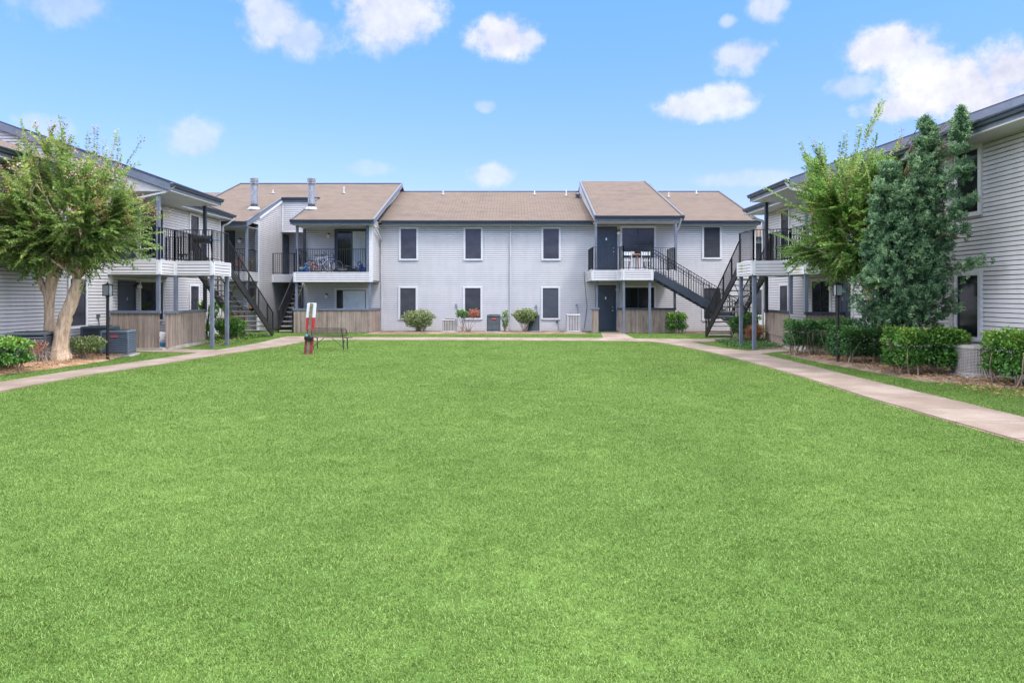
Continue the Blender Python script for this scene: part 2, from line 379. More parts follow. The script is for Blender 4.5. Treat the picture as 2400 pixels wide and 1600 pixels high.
def gutter(par, a, b, out, zt, mat='gutter'):
    """K-style gutter plus fascia from a to b (xy), out = outward xy"""
    L = math.hypot(b[0]-a[0], b[1]-a[1]); u = ((b[0]-a[0])/L, (b[1]-a[1])/L); F = Frame(a, u, out)
    m = MB(); prof = [(0, zt-.115), (.075, zt-.115), (.085, zt-.06), (.115, zt-.03), (.115, zt), (.10, zt), (.10, zt-.02), (0, zt-.02)]
    n = len(prof); m.add([F.p(0, d, z) for d, z in prof]+[F.p(L, d, z) for d, z in prof], [tuple(range(n-1, -1, -1)), tuple(range(n, 2*n))]+[(i, (i+1) % n, n+(i+1) % n, n+i) for i in range(n)])
    g = m.build('gutter', mat, par)
    f = MB().box(0, L, -.03, -.003, zt-.225, zt-.02, F); f.build('fascia', 'slate', par)
    return g
def rake(par, a, b, out, h=.19, t=.03, mat='slate'):
    """sloped rake board between two 3-D points at roof-top level"""
    m = MB(); o = Vector((out[0], out[1], 0)); a = Vector(a); b = Vector(b)
    vs = []
    for q in (a, b):
        for dz in (.015, -h): 
            for k in (.002, t): vs.append(q+o*k+Vector((0, 0, dz)))
    m.add(vs, [(0, 1, 3, 2), (4, 6, 7, 5), (0, 4, 5, 1), (2, 3, 7, 6), (1, 5, 7, 3), (0, 2, 6, 4)])
    m.build('rake_board', mat, par)
    m = MB(); vs = []
    for q in (a, b):
        for dz in (.045, .016):
            for k in (-.05, t+.012): vs.append(q+o*k+Vector((0, 0, dz)))
    m.add(vs, [(0, 1, 3, 2), (4, 6, 7, 5), (0, 4, 5, 1), (2, 3, 7, 6), (1, 5, 7, 3), (0, 2, 6, 4)]); m.build('drip_edge', 'gutter', par)
def post(par, x, y, z0, z1, w=.12, mat='slate'):
    MB().bevbox(x-w/2, x+w/2, y-w/2, y+w/2, z0, z1, .008).build('porch_post', mat, par)
def railing(par, pts, h=1.05, sp=.105, name='railing', mat='black', ends=True, t=.016, lift=.07):
    m = MB()
    for i in range(len(pts)-1):
        a, b = Vector(pts[i]), Vector(pts[i+1]); L = (Vector((b.x, b.y, 0))-Vector((a.x, a.y, 0))).length
        up = Vector((0, 0, 1))
        m.beam(a+up*h, b+up*h, .04, .025); m.beam(a+up*lift, b+up*lift, .028, .022)
        n = max(1, int(L/sp))
        for k in range(1, n): q = a+(b-a)*(k/n); m.box(q.x-t/2, q.x+t/2, q.y-t/2, q.y+t/2, q.z+lift, q.z+h)
        for q in (a, b): m.box(q.x-.019, q.x+.019, q.y-.019, q.y+.019, q.z, q.z+h+.012)
    return m.build(name, mat, par)
def deck(par, poly, z0, z1, sided, corners=True, floor_h=.05):
    """poly xy loop; sided = indices of edges that carry siding, outward computed"""
    cx = sum(p[0] for p in poly)/len(poly); cy = sum(p[1] for p in poly)/len(poly); ins = [(x+(.035 if x < cx else -.035), y+(.035 if y < cy else -.035)) for x, y in poly]
    m = MB(); m.slab([(x, y, z1-.001) for x, y in ins], floor_h); m.slab([(x, y, z0+.05) for x, y in ins], .04)
    o = m.build('balcony_deck', 'soffit', par)
    cx = sum(p[0] for p in poly)/len(poly); cy = sum(p[1] for p in poly)/len(poly)
    area = sum(poly[i][0]*poly[(i+1) % len(poly)][1]-poly[(i+1) % len(poly)][0]*poly[i][1] for i in range(len(poly)))
    sgn = 1 if area > 0 else -1
    for i in sided:
        a, b = poly[i], poly[(i+1) % len(poly)]; L = math.hypot(b[0]-a[0], b[1]-a[1]); u = ((b[0]-a[0])/L, (b[1]-a[1])/L); n = (u[1]*sgn, -u[0]*sgn)
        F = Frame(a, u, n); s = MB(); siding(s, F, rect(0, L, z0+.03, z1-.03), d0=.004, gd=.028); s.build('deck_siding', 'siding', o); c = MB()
        c.box(-.0, L, .0, .032, z1-.03, z1+.012, F); c.box(0, L, 0, .03, z0, z0+.03, F)
        if corners: c.box(0, .09, 0, .037, z0-.005, z1+.004, F); c.box(L-.09, L, 0, .036, z0-.006, z1+.005, F)
        c.build('deck_trim', 'trim', o)
    return o
def downspout(par, pts, w=.07):
    m = MB()
    for a, b in zip(pts, pts[1:]): m.beam(a, b, w, w*.8)
    return m.build('downspout', 'downspout', par)
def roofslab(par, pts, mat='shingle', t=.10): return MB().slab(pts, t).build('roof', mat, par)

# ---------------------------------------------------------------- ground height
def sm(t): t = max(0., min(1., t)); return t*t*(3-2*t)
def gz(x, y): return min(0., -.15+.08*sm((abs(x)-7.4)/1.6)+.15*sm((y-25)/6.5))-.004
def sheet(name, xs, ys, mat, lift=0, label=None):
    v = [(x, y, gz(x, y)+lift) for y in ys for x in xs]; n = len(xs)
    f = [(j*n+i, j*n+i+1, (j+1)*n+i+1, (j+1)*n+i) for j in range(len(ys)-1) for i in range(n-1)]
    m = MB(); m.add(v, f); o = m.build(name, mat, smooth=True); tag(o, kind='structure'); return o
xs = sorted(set([-400, -200, -100, -60, -40, -25]+[round(-16+.4*i, 2) for i in range(81)]+[25, 40, 60, 100, 200, 400]))
ys = sorted(set([-300, -150, -60, -20, -8]+[round(-4+.4*i, 2) for i in range(101)]+[45, 60, 90, 150, 300, 600]))
sheet('ground', xs, ys, 'turf')
def interp(tab, y):
    if y <= tab[0][0]: return tab[0][1]
    for (a, b), (c, d) in zip(tab, tab[1:]):
        if y <= c:
            t = (y-a)/(c-a); return b+(d-b)*t
    return tab[-1][1]
# path edges (y -> x) measured on the ground
LP_out = [(-3, -10.5), (12, -10.45), (14.3, -10.40), (16.7, -10.28), (19.3, -9.90), (22.4, -9.60), (25.5, -9.45), (28.6, -9.30), (29.6, -9.25)]
LP_in = [(-3, -9.35), (12.9, -9.38), (15.5, -9.42), (17.8, -9.06), (21.3, -8.73), (25.2, -8.30), (27.6, -8.05), (28.3, -7.4)]
RP_in = [(-3, 6.40), (9, 6.42), (12.5, 6.42), (15.6, 6.58), (18.5, 6.62), (22.4, 6.55), (24.2, 6.38), (25.7, 6.15), (27.0, 5.8), (28.0, 5.1)]
RP_out = [(-3, 7.65), (10.5, 7.66), (13, 7.70), (15, 7.70), (18.3, 7.78), (22, 7.82), (23.3, 7.80), (25, 7.45), (26.4, 7.15), (28.2, 6.9)]
CP_f = [(-9.4, 28.35), (-6, 28.30), (0, 28.15), (4, 27.9), (6.2, 27.5), (9.5, 27.4)]
CP_b = [(-9.4, 29.55), (-6, 29.45), (0, 29.30), (4, 29.05), (6.5, 28.7), (9.5, 28.5)]
def ribbon(mb, a_tab, b_tab, lo, hi, step, along, lift):
    n = int((hi-lo)/step)+1
    for i in range(n):
        t0 = lo+i*step; t1 = min(hi, t0+step-.016 if i % 4 == 3 else t0+step)
        if t1 <= t0: break
        if along == 'y': q = [(interp(a_tab, t0), t0), (interp(b_tab, t0), t0), (interp(b_tab, t1), t1), (interp(a_tab, t1), t1)]
        else: q = [(t0, interp(a_tab, t0)), (t1, interp(a_tab, t1)), (t1, interp(b_tab, t1)), (t0, interp(b_tab, t0))]
        mb.slab([(x, y, gz(x, y)+lift) for x, y in q], .09)
wide = lambda tab, d: [(a, b+d) for a, b in tab]
for nm_, A_, B_, lo_, hi_, al_ in (('path_edge_west', wide(LP_out, -.07), wide(LP_in, .05), -3, 28.3, 'y'), ('path_edge_east', wide(RP_in, -.05), wide(RP_out, .08), -3, 27.9, 'y'), ('path_edge_north', wide(CP_f, -.04), wide(CP_b, .07), -9.4, 9.5, 'x')):
    pm = MB(); ribbon(pm, A_, B_, lo_, hi_, .3, al_, .011); tag(pm.build(nm_, 'soil'), kind='structure')
pm = MB(); ribbon(pm, LP_out, LP_in, -3, 28.32, .3, 'y', .028); tag(pm.build('path_west', 'path'), kind='structure')
pm = MB(); ribbon(pm, RP_in, RP_out, -3, 27.9, .3, 'y', .028); tag(pm.build('path_east', 'path'), kind='structure')
pm = MB(); ribbon(pm, CP_f, CP_b, -9.4, 9.5, .35, 'x', .024); tag(pm.build('path_north', 'path'), kind='structure')
def walkway(name, q, lift):
    m = MB(); a, b, c, d = q; n = 8
    for i in range(n):
        t0, t1 = i/n, (i+1)/n
        L = lambda p, r, t: (p[0]+(r[0]-p[0])*t, p[1]+(r[1]-p[1])*t)
        pts = [L(a, b, t0), L(a, b, t1), L(d, c, t1), L(d, c, t0)]
        m.slab([(x, y, gz(x, y)+lift) for x, y in pts], .08)
    tag(m.build(name, 'path'), kind='structure')
walkway('walkway_centre_door', ((3.75, 29.0), (4.15, 33.0), (5.05, 33.0), (5.0, 29.0)), .02)
walkway('walkway_east_porch', ((7.75, 22.2), (9.9, 22.75), (9.9, 23.35), (7.75, 23.4)), .02)
walkway('walkway_west_porch', ((-9.55, 21.7), (-12.4, 22.55), (-12.4, 23.9), (-9.6, 22.9)), .02)
def blob_sheet(name, pts, mat, lift, bulge=0, kind='structure'):
    # soil bed following the ground, wavy edge
    m = MB(); cx = sum(p[0] for p in pts)/len(pts); cy = sum(p[1] for p in pts)/len(pts)
    out = []
    for i in range(len(pts)):
        a, b = pts[i], pts[(i+1) % len(pts)]; L = math.hypot(b[0]-a[0], b[1]-a[1]); k = max(2, int(L/.25))
        for j in range(k):
            t = j/k; x = a[0]+(b[0]-a[0])*t; y = a[1]+(b[1]-a[1])*t; r = 1+random.uniform(-.025, .025)
            out.append((cx+(x-cx)*r, cy+(y-cy)*r))
    n = len(out); rings = 9; vs = [(cx, cy, gz(cx, cy)+lift+bulge)]
    for k in range(1, rings+1):
        f = k/rings
        for x, y in out:
            xx = cx+(x-cx)*f; yy = cy+(y-cy)*f; vs.append((xx, yy, gz(xx, yy)+lift*(1 if k < rings else .3)+bulge*(1-f**2)))
    fs = [(0, 1+j, 1+(j+1) % n) for j in range(n)]
    for k in range(rings-1): fs += [(1+k*n+j, 1+(k+1)*n+j, 1+(k+1)*n+(j+1) % n, 1+k*n+(j+1) % n) for j in range(n)]
    m.add(vs, fs); return tag(m.build(name, mat, smooth=True), kind=kind)
BEDS = {
 'soil_bed_north': [(-6.6, 31.3), (3.5, 31.5), (3.6, 34.3), (-6.6, 34.3)],
 'soil_bed_north_east': [(7.3, 31.6), (11.8, 31.4), (11.8, 34.3), (7.3, 34.3)],
 'soil_bed_east': [(8.55, 14.6), (10.6, 12.0), (10.6, 22.1), (8.3, 22.0), (8.3, 18.5)],
 'soil_bed_east_near': [(9.3, 8.5), (10.6, 8.0), (10.6, 11.8), (9.0, 12.2)],
 'soil_bed_west': [(-13.0, 11.0), (-11.6, 14.5), (-11.1, 17.0), (-11.0, 19.2), (-11.4, 20.6), (-13.0, 22.5)],
 'soil_bed_under_west_stairs': [(-12.9, 25.6), (-10.6, 25.3), (-10.4, 27.5), (-12.9, 31.0)],
 'soil_bed_under_east_stairs': [(8.0, 24.0), (9.2, 23.6), (10.5, 26.0), (10.4, 29.3), (8.3, 28.0)],
}
for k, p in BEDS.items(): blob_sheet(k, p, 'mulch' if k == 'soil_bed_west' else 'soil', .022, .10 if k == 'soil_bed_west' else .02)

# ---------------------------------------------------------------- centre building
YC = 34.4
FC = Frame((0, YC), (1, 0), (0, -1))
CB = thing('apartment_building', 'long grey clapboard block facing the camera, two metal flues on its brown roof', 'apartment building', (0, YC, 0))
s = MB()
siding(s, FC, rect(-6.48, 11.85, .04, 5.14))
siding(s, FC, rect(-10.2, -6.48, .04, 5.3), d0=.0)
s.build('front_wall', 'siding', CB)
s = MB(); s.box(-10.14, 11.79, YC+.06, 47, 0, 5.2); s.box(-16.0, -12.12, 34.17, 47, 0, 5.6); s.box(-12.11, -10.15, 38.1, 47, 0, 6.2); s.build('building_core', 'siding', CB)
MB().box(-10.2, 11.86, YC-.03, YC+.01, -.15, .035).build('foundation', 'concrete', CB)
# left wing side wall (faces the stair recess), back walls of the recess
FS = Frame((-12.05, 0), (0, 1), (1, 0))
zl = lambda y: 5.18+SL*(y-32.2)
s = MB(); siding(s, FS, [(33.45, .04), (38.0, .04), (38.0, 5.1), (36.8, 5.1), (33.45, 5.1)])
siding(s, FS, [(33.45, 5.1), (36.8, 5.1), (36.8, zl(36.8)-.2), (33.45, zl(33.45)-.14)])
siding(s, FS, [(32.45, 5.08), (33.45, 5.08), (33.45, zl(33.45)-.14), (32.45, zl(32.45)-.14)])
s.build('recess_side_wall', 'siding', CB)
s = MB(); siding(s, Frame((0, 36.8), (1, 0), (0, -1)), rect(-12.05, -10.1, 5.1, 6.72)); siding(s, Frame((0, 38.0), (1, 0), (0, -1)), rect(-12.05, -10.1, 0, 5.1)); s.build('recess_back_wall', 'siding', CB)
s = MB(); siding(s, Frame((-10.2, 0), (0, 1), (-1, 0)), rect(34.4, 38.0, 0, 6.0)); s.build('recess_far_wall', 'siding', CB)
MB().box(-12.05, -10.1, 36.8, 38.1, 5.06, 5.1).build('recess_ceiling', 'soffit', CB)
t = MB()
t.box(33.40, 33.47, 0, .035, .04, 5.28, FS); t.box(33.47, 33.52, .0, .03, .04, 5.3, FS)
t.box(-12.02, -11.94, 36.74, 36.79, 5.1, 6.6); t.box(-12.05, -10.1, 36.76, 36.79, 5.04, 5.12)
t.box(-10.26, -10.14, YC-.035, YC-.001, .04, 2.5); t.box(-10.26, -10.2, 34.4, 34.5, .04, 2.4)
t.box(11.80, 11.89, YC-.03, YC-.001, .04, 5.14); t.box(-6.50, -6.42, YC-.028, YC-.001, .04, 2.4)
t.split('corner_trim', 'trim', CB)
m = MB(); a = Vector((-12.0, 33.45, zl(33.45)-.22)); b = Vector((-12.0, 36.8, zl(36.8)-.16)); m.beam(a, b, .07, .09); m.build('wall_cap_trim', 'trim', CB)
# far-left wing wall behind its porch
FW = Frame((0, 34.1), (1, 0), (0, -1))
s = MB(); siding(s, FW, rect(-16, -12.05, .04, 5.3)); s.build('wing_front_wall', 'siding', CB)
# upper side wing wall of the bicycle balcony
FB = Frame((-6.48, 0), (0, 1), (1, 0))
s = MB(); siding(s, FB, [(32.62, 2.42), (34.4, 2.42), (34.4, 5.33), (32.62, 5.18)], gd=.02); 
siding(s, FB, [(32.7, 5.15), (40.5, zl(40.5)-.62), (40.5, zl(40.5)-.1), (32.7, zl(32.7)-.1)]); s.build('balcony_end_wall', 'siding', CB)
s = MB(); siding(s, Frame((-6.57, 0), (0, 1), (-1, 0)), rect(32.62, 34.4, 2.42, 5.1), gd=.02); s.build('balcony_end_wall_inside', 'siding', CB)
MB().box(-6.62, -6.44, 32.575, 32.63, 2.36, 5.12).build('balcony_corner_board', 'trim', CB)
# roofs (front and rear slopes)
RY = 40.6
roofslab(CB, [(-6.47, 34.0, 5.33), (12.0, 34.0, 5.33), (12.0, 40.8, 5.33+SL*6.8), (-6.47, 40.8, 5.33+SL*6.8)])
roofslab(CB, [(-20, 40.8, 7.70), (12.0, 40.8, 7.757), (12.0, 47.6, 5.33), (-20, 47.6, 5.33)])
roofslab(CB, [(-20, 34.2, 5.33), (-15.7, 34.2, 5.33), (-15.7, 40.79, 7.69), (-20, 40.79, 7.69)])
roofslab(CB, [(-16.3, 31.9, zl(31.9)), (-12.02, 31.9, zl(31.9)), (-12.02, 36.8, zl(36.8)), (-15.9, 36.8, zl(36.8))])
roofslab(CB, [(-10.12, 32.2, zl(32.2)), (-6.33, 32.2, zl(32.2)), (-6.33, 36.8, zl(36.8)), (-10.12, 36.8, zl(36.8))])
roofslab(CB, [(-15.67, 36.8, zl(36.8)), (-6.33, 36.8, zl(36.8)), (-6.33, RY, zl(RY)), (-15.67, RY, zl(RY))])
roofslab(CB, [(-15.67, RY, zl(RY)), (-6.33, RY, zl(RY)), (-6.33, 47, zl(RY)-SL*6.4), (-15.67, 47, zl(RY)-SL*6.4)])
zr = lambda y: 5.42+.368*(y-32.7)
roofslab(CB, [(3.86, 32.7, zr(32.7)), (7.96, 32.7, zr(32.7)), (7.66, RY, zr(RY)), (3.92, RY, zr(RY))])
roofslab(CB, [(3.92, RY, zr(RY)), (7.66, RY, zr(RY)), (7.66, 46, zr(RY)-2), (3.92, 46, zr(RY)-2)])
MB().box(-6.33, 12, 40.74, 40.86, 7.745, 7.785).build('ridge_cap', 'gutter', CB)
MB().box(-15.67, -6.33, 40.54, 40.66, zl(RY)-.005, zl(RY)+.035).build('ridge_cap', 'gutter', CB)
s = MB(); siding(s, Frame((3.90, 0), (0, 1), (-1, 0)), [(33.0, 5.2), (40.5, 7.55), (40.5, zr(40.5)-.1), (33.0, zr(33.0)-.1)]); s.build('gable_infill', 'siding', CB); s = MB(); siding(s, Frame((7.9, 0), (0, 1), (1, 0)), [(33.0, 5.2), (40.5, 7.55), (40.5, zr(40.5)-.1), (33.0, zr(33.0)-.1)]); s.build('gable_infill', 'siding', CB)
rake(CB, (3.86, 32.7, zr(32.7)), (3.92, RY, zr(RY)), (-1, 0)); rake(CB, (7.96, 32.7, zr(32.7)), (7.66, RY, zr(RY)), (1, 0))
rake(CB, (-6.33, 32.2, zl(32.2)), (-6.33, RY, zl(RY)), (1, 0), .2); rake(CB, (-10.12, 32.2, zl(32.2)), (-10.12, 36.8, zl(36.8)), (-1, 0), .16)
rake(CB, (-12.02, 31.9, zl(31.9)), (-12.02, 36.8, zl(36.8)), (1, 0), .22); rake(CB, (12.0, 34.0, 5.33), (12.0, 40.8, 7.757), (1, 0))
rake(CB, (-15.67, 36.8, zl(36.8)), (-15.67, RY, zl(RY)), (-1, 0))
gutter(CB, (-6.3, 34.0), (3.85, 34.0), (0, -1), 5.345); gutter(CB, (7.97, 34.0), (12.02, 34.0), (0, -1), 5.345)
gutter(CB, (-10.15, 32.2), (-6.33, 32.2), (0, -1), zl(32.2)+.01); gutter(CB, (-16.3, 31.9), (-12.02, 31.9), (0, -1), zl(31.9)+.01)
gutter(CB, (3.86, 32.7), (8.0, 32.7), (0, -1), zr(32.7)+.01); gutter(CB, (-12.0, 36.72), (-10.0, 36.72), (0, -1), zl(36.8)+.02)
# soffits
m = MB(); m.box(-6.4, 11.9, 34.03, 34.4, 5.11, 5.13); m.box(-10.1, -6.4, 32.24, 34.4, 4.975, 4.995); m.box(-16.2, -12.06, 31.94, 34.1, 4.87, 4.89); m.box(3.9, 7.9, 32.74, 34.4, 5.17, 5.19); m.build('soffit', 'soffit', CB)
# windows of the long middle wall
for a, rl, bl in ((-5.52, False, False), (-2.37, False, False), (1.43, True, False)):
    window(FC, CB, a, a+.95, 3.44, 5.08, rail=rl)
for a, bl in ((-5.53, False), (-2.37, False), (1.43, True)):
    window(FC, CB, a-.02, a+.93, .55, 2.19, blinds=bl)
window(FC, CB, 9.27, 10.24, 3.50, 5.16, rail=True); window(FC, CB, 9.27, 10.24, .5, 2.19)
# right-hand porch
door(FC, CB, 4.18, 5.03, 2.92, 4.98); door(FC, CB, 4.16, 4.98, .05, 2.13, panels=False)
window(FC, CB, 5.28, 7.03, 3.02, 5.12, split=.5, rail=True); window(FC, CB, 5.28, 7.03, .9, 2.22, split=.5, pane='darkglass')
wall_lamp(FC, CB, 5.20, 4.77); wall_lamp(FC, CB, 5.14, 2.02)
deck(CB, [(3.66, 32.3), (4.88, 32.3), (4.95, 31.5), (6.30, 31.5), (6.45, 32.6), (7.6, 32.6), (7.6, 34.38), (3.66, 34.38)], 2.42, 2.88, [0, 1, 2, 3, 4, 5, 7])
for x, y, z0, z1 in ((3.90, 32.75, 2.9, 5.18), (7.62, 32.78, 2.9, 5.18), (3.93, 32.62, 1.1, 2.42), (4.88, 32.6, 1.1, 2.42), (7.55, 32.66, 1.1, 2.42), (5.02, 31.62, gz(5, 31.6)-.02, 2.42), (6.18, 31.62, gz(6, 31.6)-.02, 2.42)):
    post(CB, x, y, z0, z1, .105)
railing(CB, [(3.72, 34.2, 2.9), (3.72, 32.36, 2.9), (4.95, 32.36, 2.9), (5.0, 31.56, 2.9), (6.22, 31.56, 2.9)])
railing(CB, [(6.35, 32.66, 2.9), (7.54, 32.66, 2.9), (7.54, 34.2, 2.9)])
# bicycle balcony
window(FC, CB, -8.66, -6.98, 2.90, 5.02, split=.48, pane='darkglass', fw=.12, frame='slate_dark', curtains=(-7.78, -7.12))
wall_lamp(FC, CB, -8.94, 4.62)
window(FC, CB, -8.66, -7.03, .78, 2.10, pane='darkglass', curtains=(-8.25, -7.15)); wall_lamp(FC, CB, -9.05, 1.68)
deck(CB, [(-10.1, 32.6), (-6.50, 32.6), (-6.50, 34.38), (-10.1, 34.38)], 2.36, 2.80, [0, 3])
for x, y, z0, z1, mt in ((-9.98, 32.72, 2.8, 4.98, 'slate'), (-10.1, 34.25, 2.8, 4.98, 'slate_dark'), (-6.70, 32.7, 2.8, 4.98, 'slate'), (-10.02, 32.75, 1.1, 2.36, 'slate'), (-6.62, 32.75, 1.1, 2.36, 'slate')): post(CB, x, y, z0, z1, .11, mt)
railing(CB, [(-10.0, 34.2, 2.8), (-10.0, 32.68, 2.8), (-6.72, 32.68, 2.8)], 1.08)
# recess landing, its door
deck(CB, [(-12.03, 35.3), (-10.92, 35.3), (-10.92, 36.3), (-10.12, 36.3), (-10.12, 37.98), (-12.03, 37.98)], 2.40, 2.78, [0, 1])
railing(CB, [(-12.0, 35.36, 2.8), (-10.95, 35.36, 2.8), (-10.95, 36.3, 2.8)])
door(FS, CB, 36.95, 37.8, 2.80, 4.85, knob=1)
# far-left porch
deck(CB, [(-16.0, 32.05), (-12.05, 32.05), (-12.05, 33.42), (-12.05, 34.08), (-16.0, 34.08)], 2.40, 2.80, [0, 1])
for x, y, z0, z1, mt in ((-12.1, 32.12, 2.8, 4.9, 'slate'), (-12.12, 33.38, 2.8, 5.0, 'slate'), (-12.1, 32.15, 1.1, 2.4, 'slate'), (-15.9, 32.15, 0, 4.9, 'slate')): post(CB, x, y, z0, z1, .11, mt)
railing(CB, [(-15.9, 32.12, 2.8), (-12.1, 32.12, 2.8), (-12.1, 33.35, 2.8)])
MB().box(-12.10, -12.02, 33.36, 33.44, .04, 2.4).build('corner_trim', 'trim', CB)
door(FW, CB, -14.35, -13.5, 2.80, 4.85); wall_lamp(FW, CB, -13.15, 4.35); window(FW, CB, -13.0, -12.35, .9, 2.2, pane='darkglass')
# downspouts
downspout(CB, [(-6.40, 32.18, 5.10), (-6.36, 33.2, 4.75), (-6.36, 34.33, 4.42), (-6.36, 34.33, .05)])
downspout(CB, [(-.07, 34.02, 5.25), (-.07, 34.33, 5.02), (-.07, 34.33, .05)], .09)
downspout(CB, [(7.86, 32.66, 5.3), (7.80, 32.9, 4.95), (7.68, 33.0, 4.7)]); downspout(CB, [(11.85, 34.0, 5.25), (11.85, 34.33, 4.95), (11.85, 34.33, .05)])
# small service boxes and pipes on the wall
def service(F, par, s, z0, z1, side=1):
    m = MB(); m.box(s-.05, s+.05, .02, .09, z1, z1+.13, F)
    m.tube([F.p(s+.03*side, .05, z1), F.p(s+.06*side, .05, z1-.2), F.p(s+.05*side, .05, z0)], .012, 6)
    m.build('conduit_box', 'galv_light' if z1 > 1.0 else 'ac_dark', par)
service(FC, CB, -2.72, .2, 1.20); service(FC, CB, 1.18, .3, 1.15); service(FC, CB, 3.15, .25, 1.22); service(FC, CB, 2.2, .05, .42)
m = MB(); m.tube([FC.p(3.52, .04, 2.9), FC.p(3.56, .04, 2.2), FC.p(3.66, .05, 1.2), FC.p(3.52, .05, .1)], .010, 6); m.build('cable', 'black', CB)
# flue pipes and roof vents
for x in (-12.6, -9.8):
    z = zl(34.4); m = MB()
    m.lathe((x, 34.4, z-.1), [(.34, 0), (.33, .06), (.24, .18), (.18, .20)], 20)
    o = m.build('flue_flashing', 'galv_light', CB, True)
    MB().lathe((x, 34.4, z+.1), [(.17, 0), (.17, .10), (.178, .11), (.178, .14), (.17, .15), (.17, 1.08)], 20).build('flue_pipe', 'galv', CB, True)
    m = MB()
    for k in range(3): m.lathe((x, 34.4, z+1.22+.085*k), [(.20, 0), (.205, .0), (.205, .035), (.20, .035)], 20)
    m.lathe((x, 34.4, z+1.16), [(.17, 0), (.10, .06)], 20); m.lathe((x, 34.4, z+1.13), [(.15, 0), (.15, .32)], 12); m.lathe((x, 34.4, z+1.45), [(.21, 0), (.21, .03), (.02, .06)], 20)
    for k in range(6): a = k*PI/3; m.box(x+.19*math.cos(a)-.01, x+.19*math.cos(a)+.01, 34.4+.19*math.sin(a)-.01, 34.4+.19*math.sin(a)+.01, z+1.2, z+1.46)
    m.build('flue_cap', 'galv_light', CB)
zm = lambda y: 5.33+SL*(y-34)
for x, y, zf, h in ((-12.9, 38.0, zl, .22), (-9.07, 38.0, zl, .38), (-3.9, 39.9, zm, .27), (1.28, 39.9, zm, .27), (3.05, 39.6, zm, .42), (8.75, 39.3, zm, .30), (10.5, 40.1, zm, .24)):
    m = MB(); z = zf(y); m.lathe((x, y, z-.02), [(.14, 0), (.06, .07), (.035, .09), (.035, h)], 12); m.build('vent_pipe', 'galv_light', CB, True)
m = MB(); z = zm(39.2); m.lathe((3.66, 39.2, z-.02), [(.1, 0), (.1, .14), (.16, .16), (.16, .24), (.03, .30)], 14); m.build('turbine_vent', 'galv', CB, True)

# ---------------------------------------------------------------- side buildings
def side_building(sign, xw, y0, y1, xo, py0, py1, label, wins_u, wins_l, edge):
    """sign -1: on the left, wall facing +x. xw wall plane, xo eave, porch roof py0..py1"""
    n = (-sign, 0); F = Frame((xw, 0), (0, 1), n)
    B = thing('apartment_building', label, 'apartment building', (xw, (y0+y1)/2, 0))
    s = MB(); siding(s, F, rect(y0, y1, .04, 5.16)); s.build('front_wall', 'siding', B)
    s = MB(); xb = xw+sign*11; s.box(min(xw-n[0]*.06, xb), max(xw-n[0]*.06, xb), y0, y1-.02, 0, 5.2); s.build('building_core', 'siding', B)
    MB().box(y0, y1, -.02, .02, -.25, .035, F).build('foundation', 'concrete', B)
    rx = xw+sign*5.5; ze = lambda x: EAVE+SL*abs(x-edge)
    roofslab(B, [(edge, y0-.4, EAVE), (edge, y1+.4, EAVE), (rx, y1+.4, ze(rx)), (rx, y0-.4, ze(rx))], 'shingle_side')
    roofslab(B, [(rx, y0-.4, ze(rx)), (rx, y1+.4, ze(rx)), (rx+sign*6, y1+.4, EAVE-.1), (rx+sign*6, y0-.4, EAVE-.1)], 'shingle_side')
    zo = lambda x: EAVE+SL*abs(x-xo)
    roofslab(B, [(xo, py0, EAVE), (xo, py1, EAVE), (rx, py1, zo(rx)), (rx, py0, zo(rx))], 'shingle_side')
    roofslab(B, [(rx, py0, zo(rx)), (rx, py1, zo(rx)), (rx+sign*5, py1, zo(rx)-1.8), (rx+sign*5, py0, zo(rx)-1.8)], 'shingle_side')
    # gable end of the raised porch roof towards the camera
    G = Frame((0, py0+.12), (1, 0), (0, -1)); s = MB()
    xs_ = sorted([(edge, EAVE-.02), (rx, ze(rx)-.02)])
    a, b = (edge, rx) if edge < rx else (rx, edge)
    A = lambda x: ze(x)-.05; Bz = lambda x: zo(x)-.1
    siding(s, G, [(a, A(a)), (b, A(b)), (b, Bz(b)), (a, Bz(a))]); s.build('gable_infill', 'siding', B)
    rake(B, (xo, py0, EAVE), (rx, py0, zo(rx)), (0, -1), .24); rake(B, (xo, py1, EAVE), (rx, py1, zo(rx)), (0, 1), .24)
    rake(B, (edge, y1+.4, EAVE), (rx, y1+.4, ze(rx)), (0, 1), .22)
    gutter(B, (xo, py0), (xo, py1+.1), n, EAVE+.015); gutter(B, (edge, y0-.4), (edge, py0-.02), n, EAVE+.015); gutter(B, (edge, py1+.02), (edge, y1+.4), n, EAVE+.015)
    # deep porch beam and soffits
    m = MB(); m.box(min(xo, xw), max(xo, xw), py0+.03, py1-.03, 5.10, 5.13)
    m.box(min(edge, xw), max(edge, xw), y0, py0, 5.12, 5.15); m.box(min(edge, xw), max(edge, xw), py1, y1+.35, 5.12, 5.15); m.build('soffit', 'soffit', B)
    s = MB()
    a, b = min(xo, xw), max(xo, xw)
    for yy in (py0+.05, py1-.05): MB().add([(xo, yy, 5.13), (xw, yy, 5.13), (xw, yy, zo(xw)-.12)], [(0, 1, 2)]).build('porch_gable_board', 'soffit', B)
    for a, b, z0, z1, k in wins_u+wins_l: window(F, B, a, b, z0, z1, **k)
    return B, F
g = {}
LB, FLb = side_building(-1, -13.1, 4.0, 31.6, -11.06, 22.8, 26.7,
    'grey clapboard apartment building along the left side, behind the pink-tipped tree', 
    [(24.65, 26.4, 3.0, 5.0, dict(split=.5, pane='darkglass')), (28.5, 29.42, 3.45, 5.08, {}), (20.7, 21.65, 3.5, 5.1, {})],
    [(24.65, 26.4, .75, 2.3, dict(split=.55, pane='darkglass')), (28.5, 29.42, .6, 2.2, {}), (20.7, 21.65, .72, 2.3, {})], -12.62)
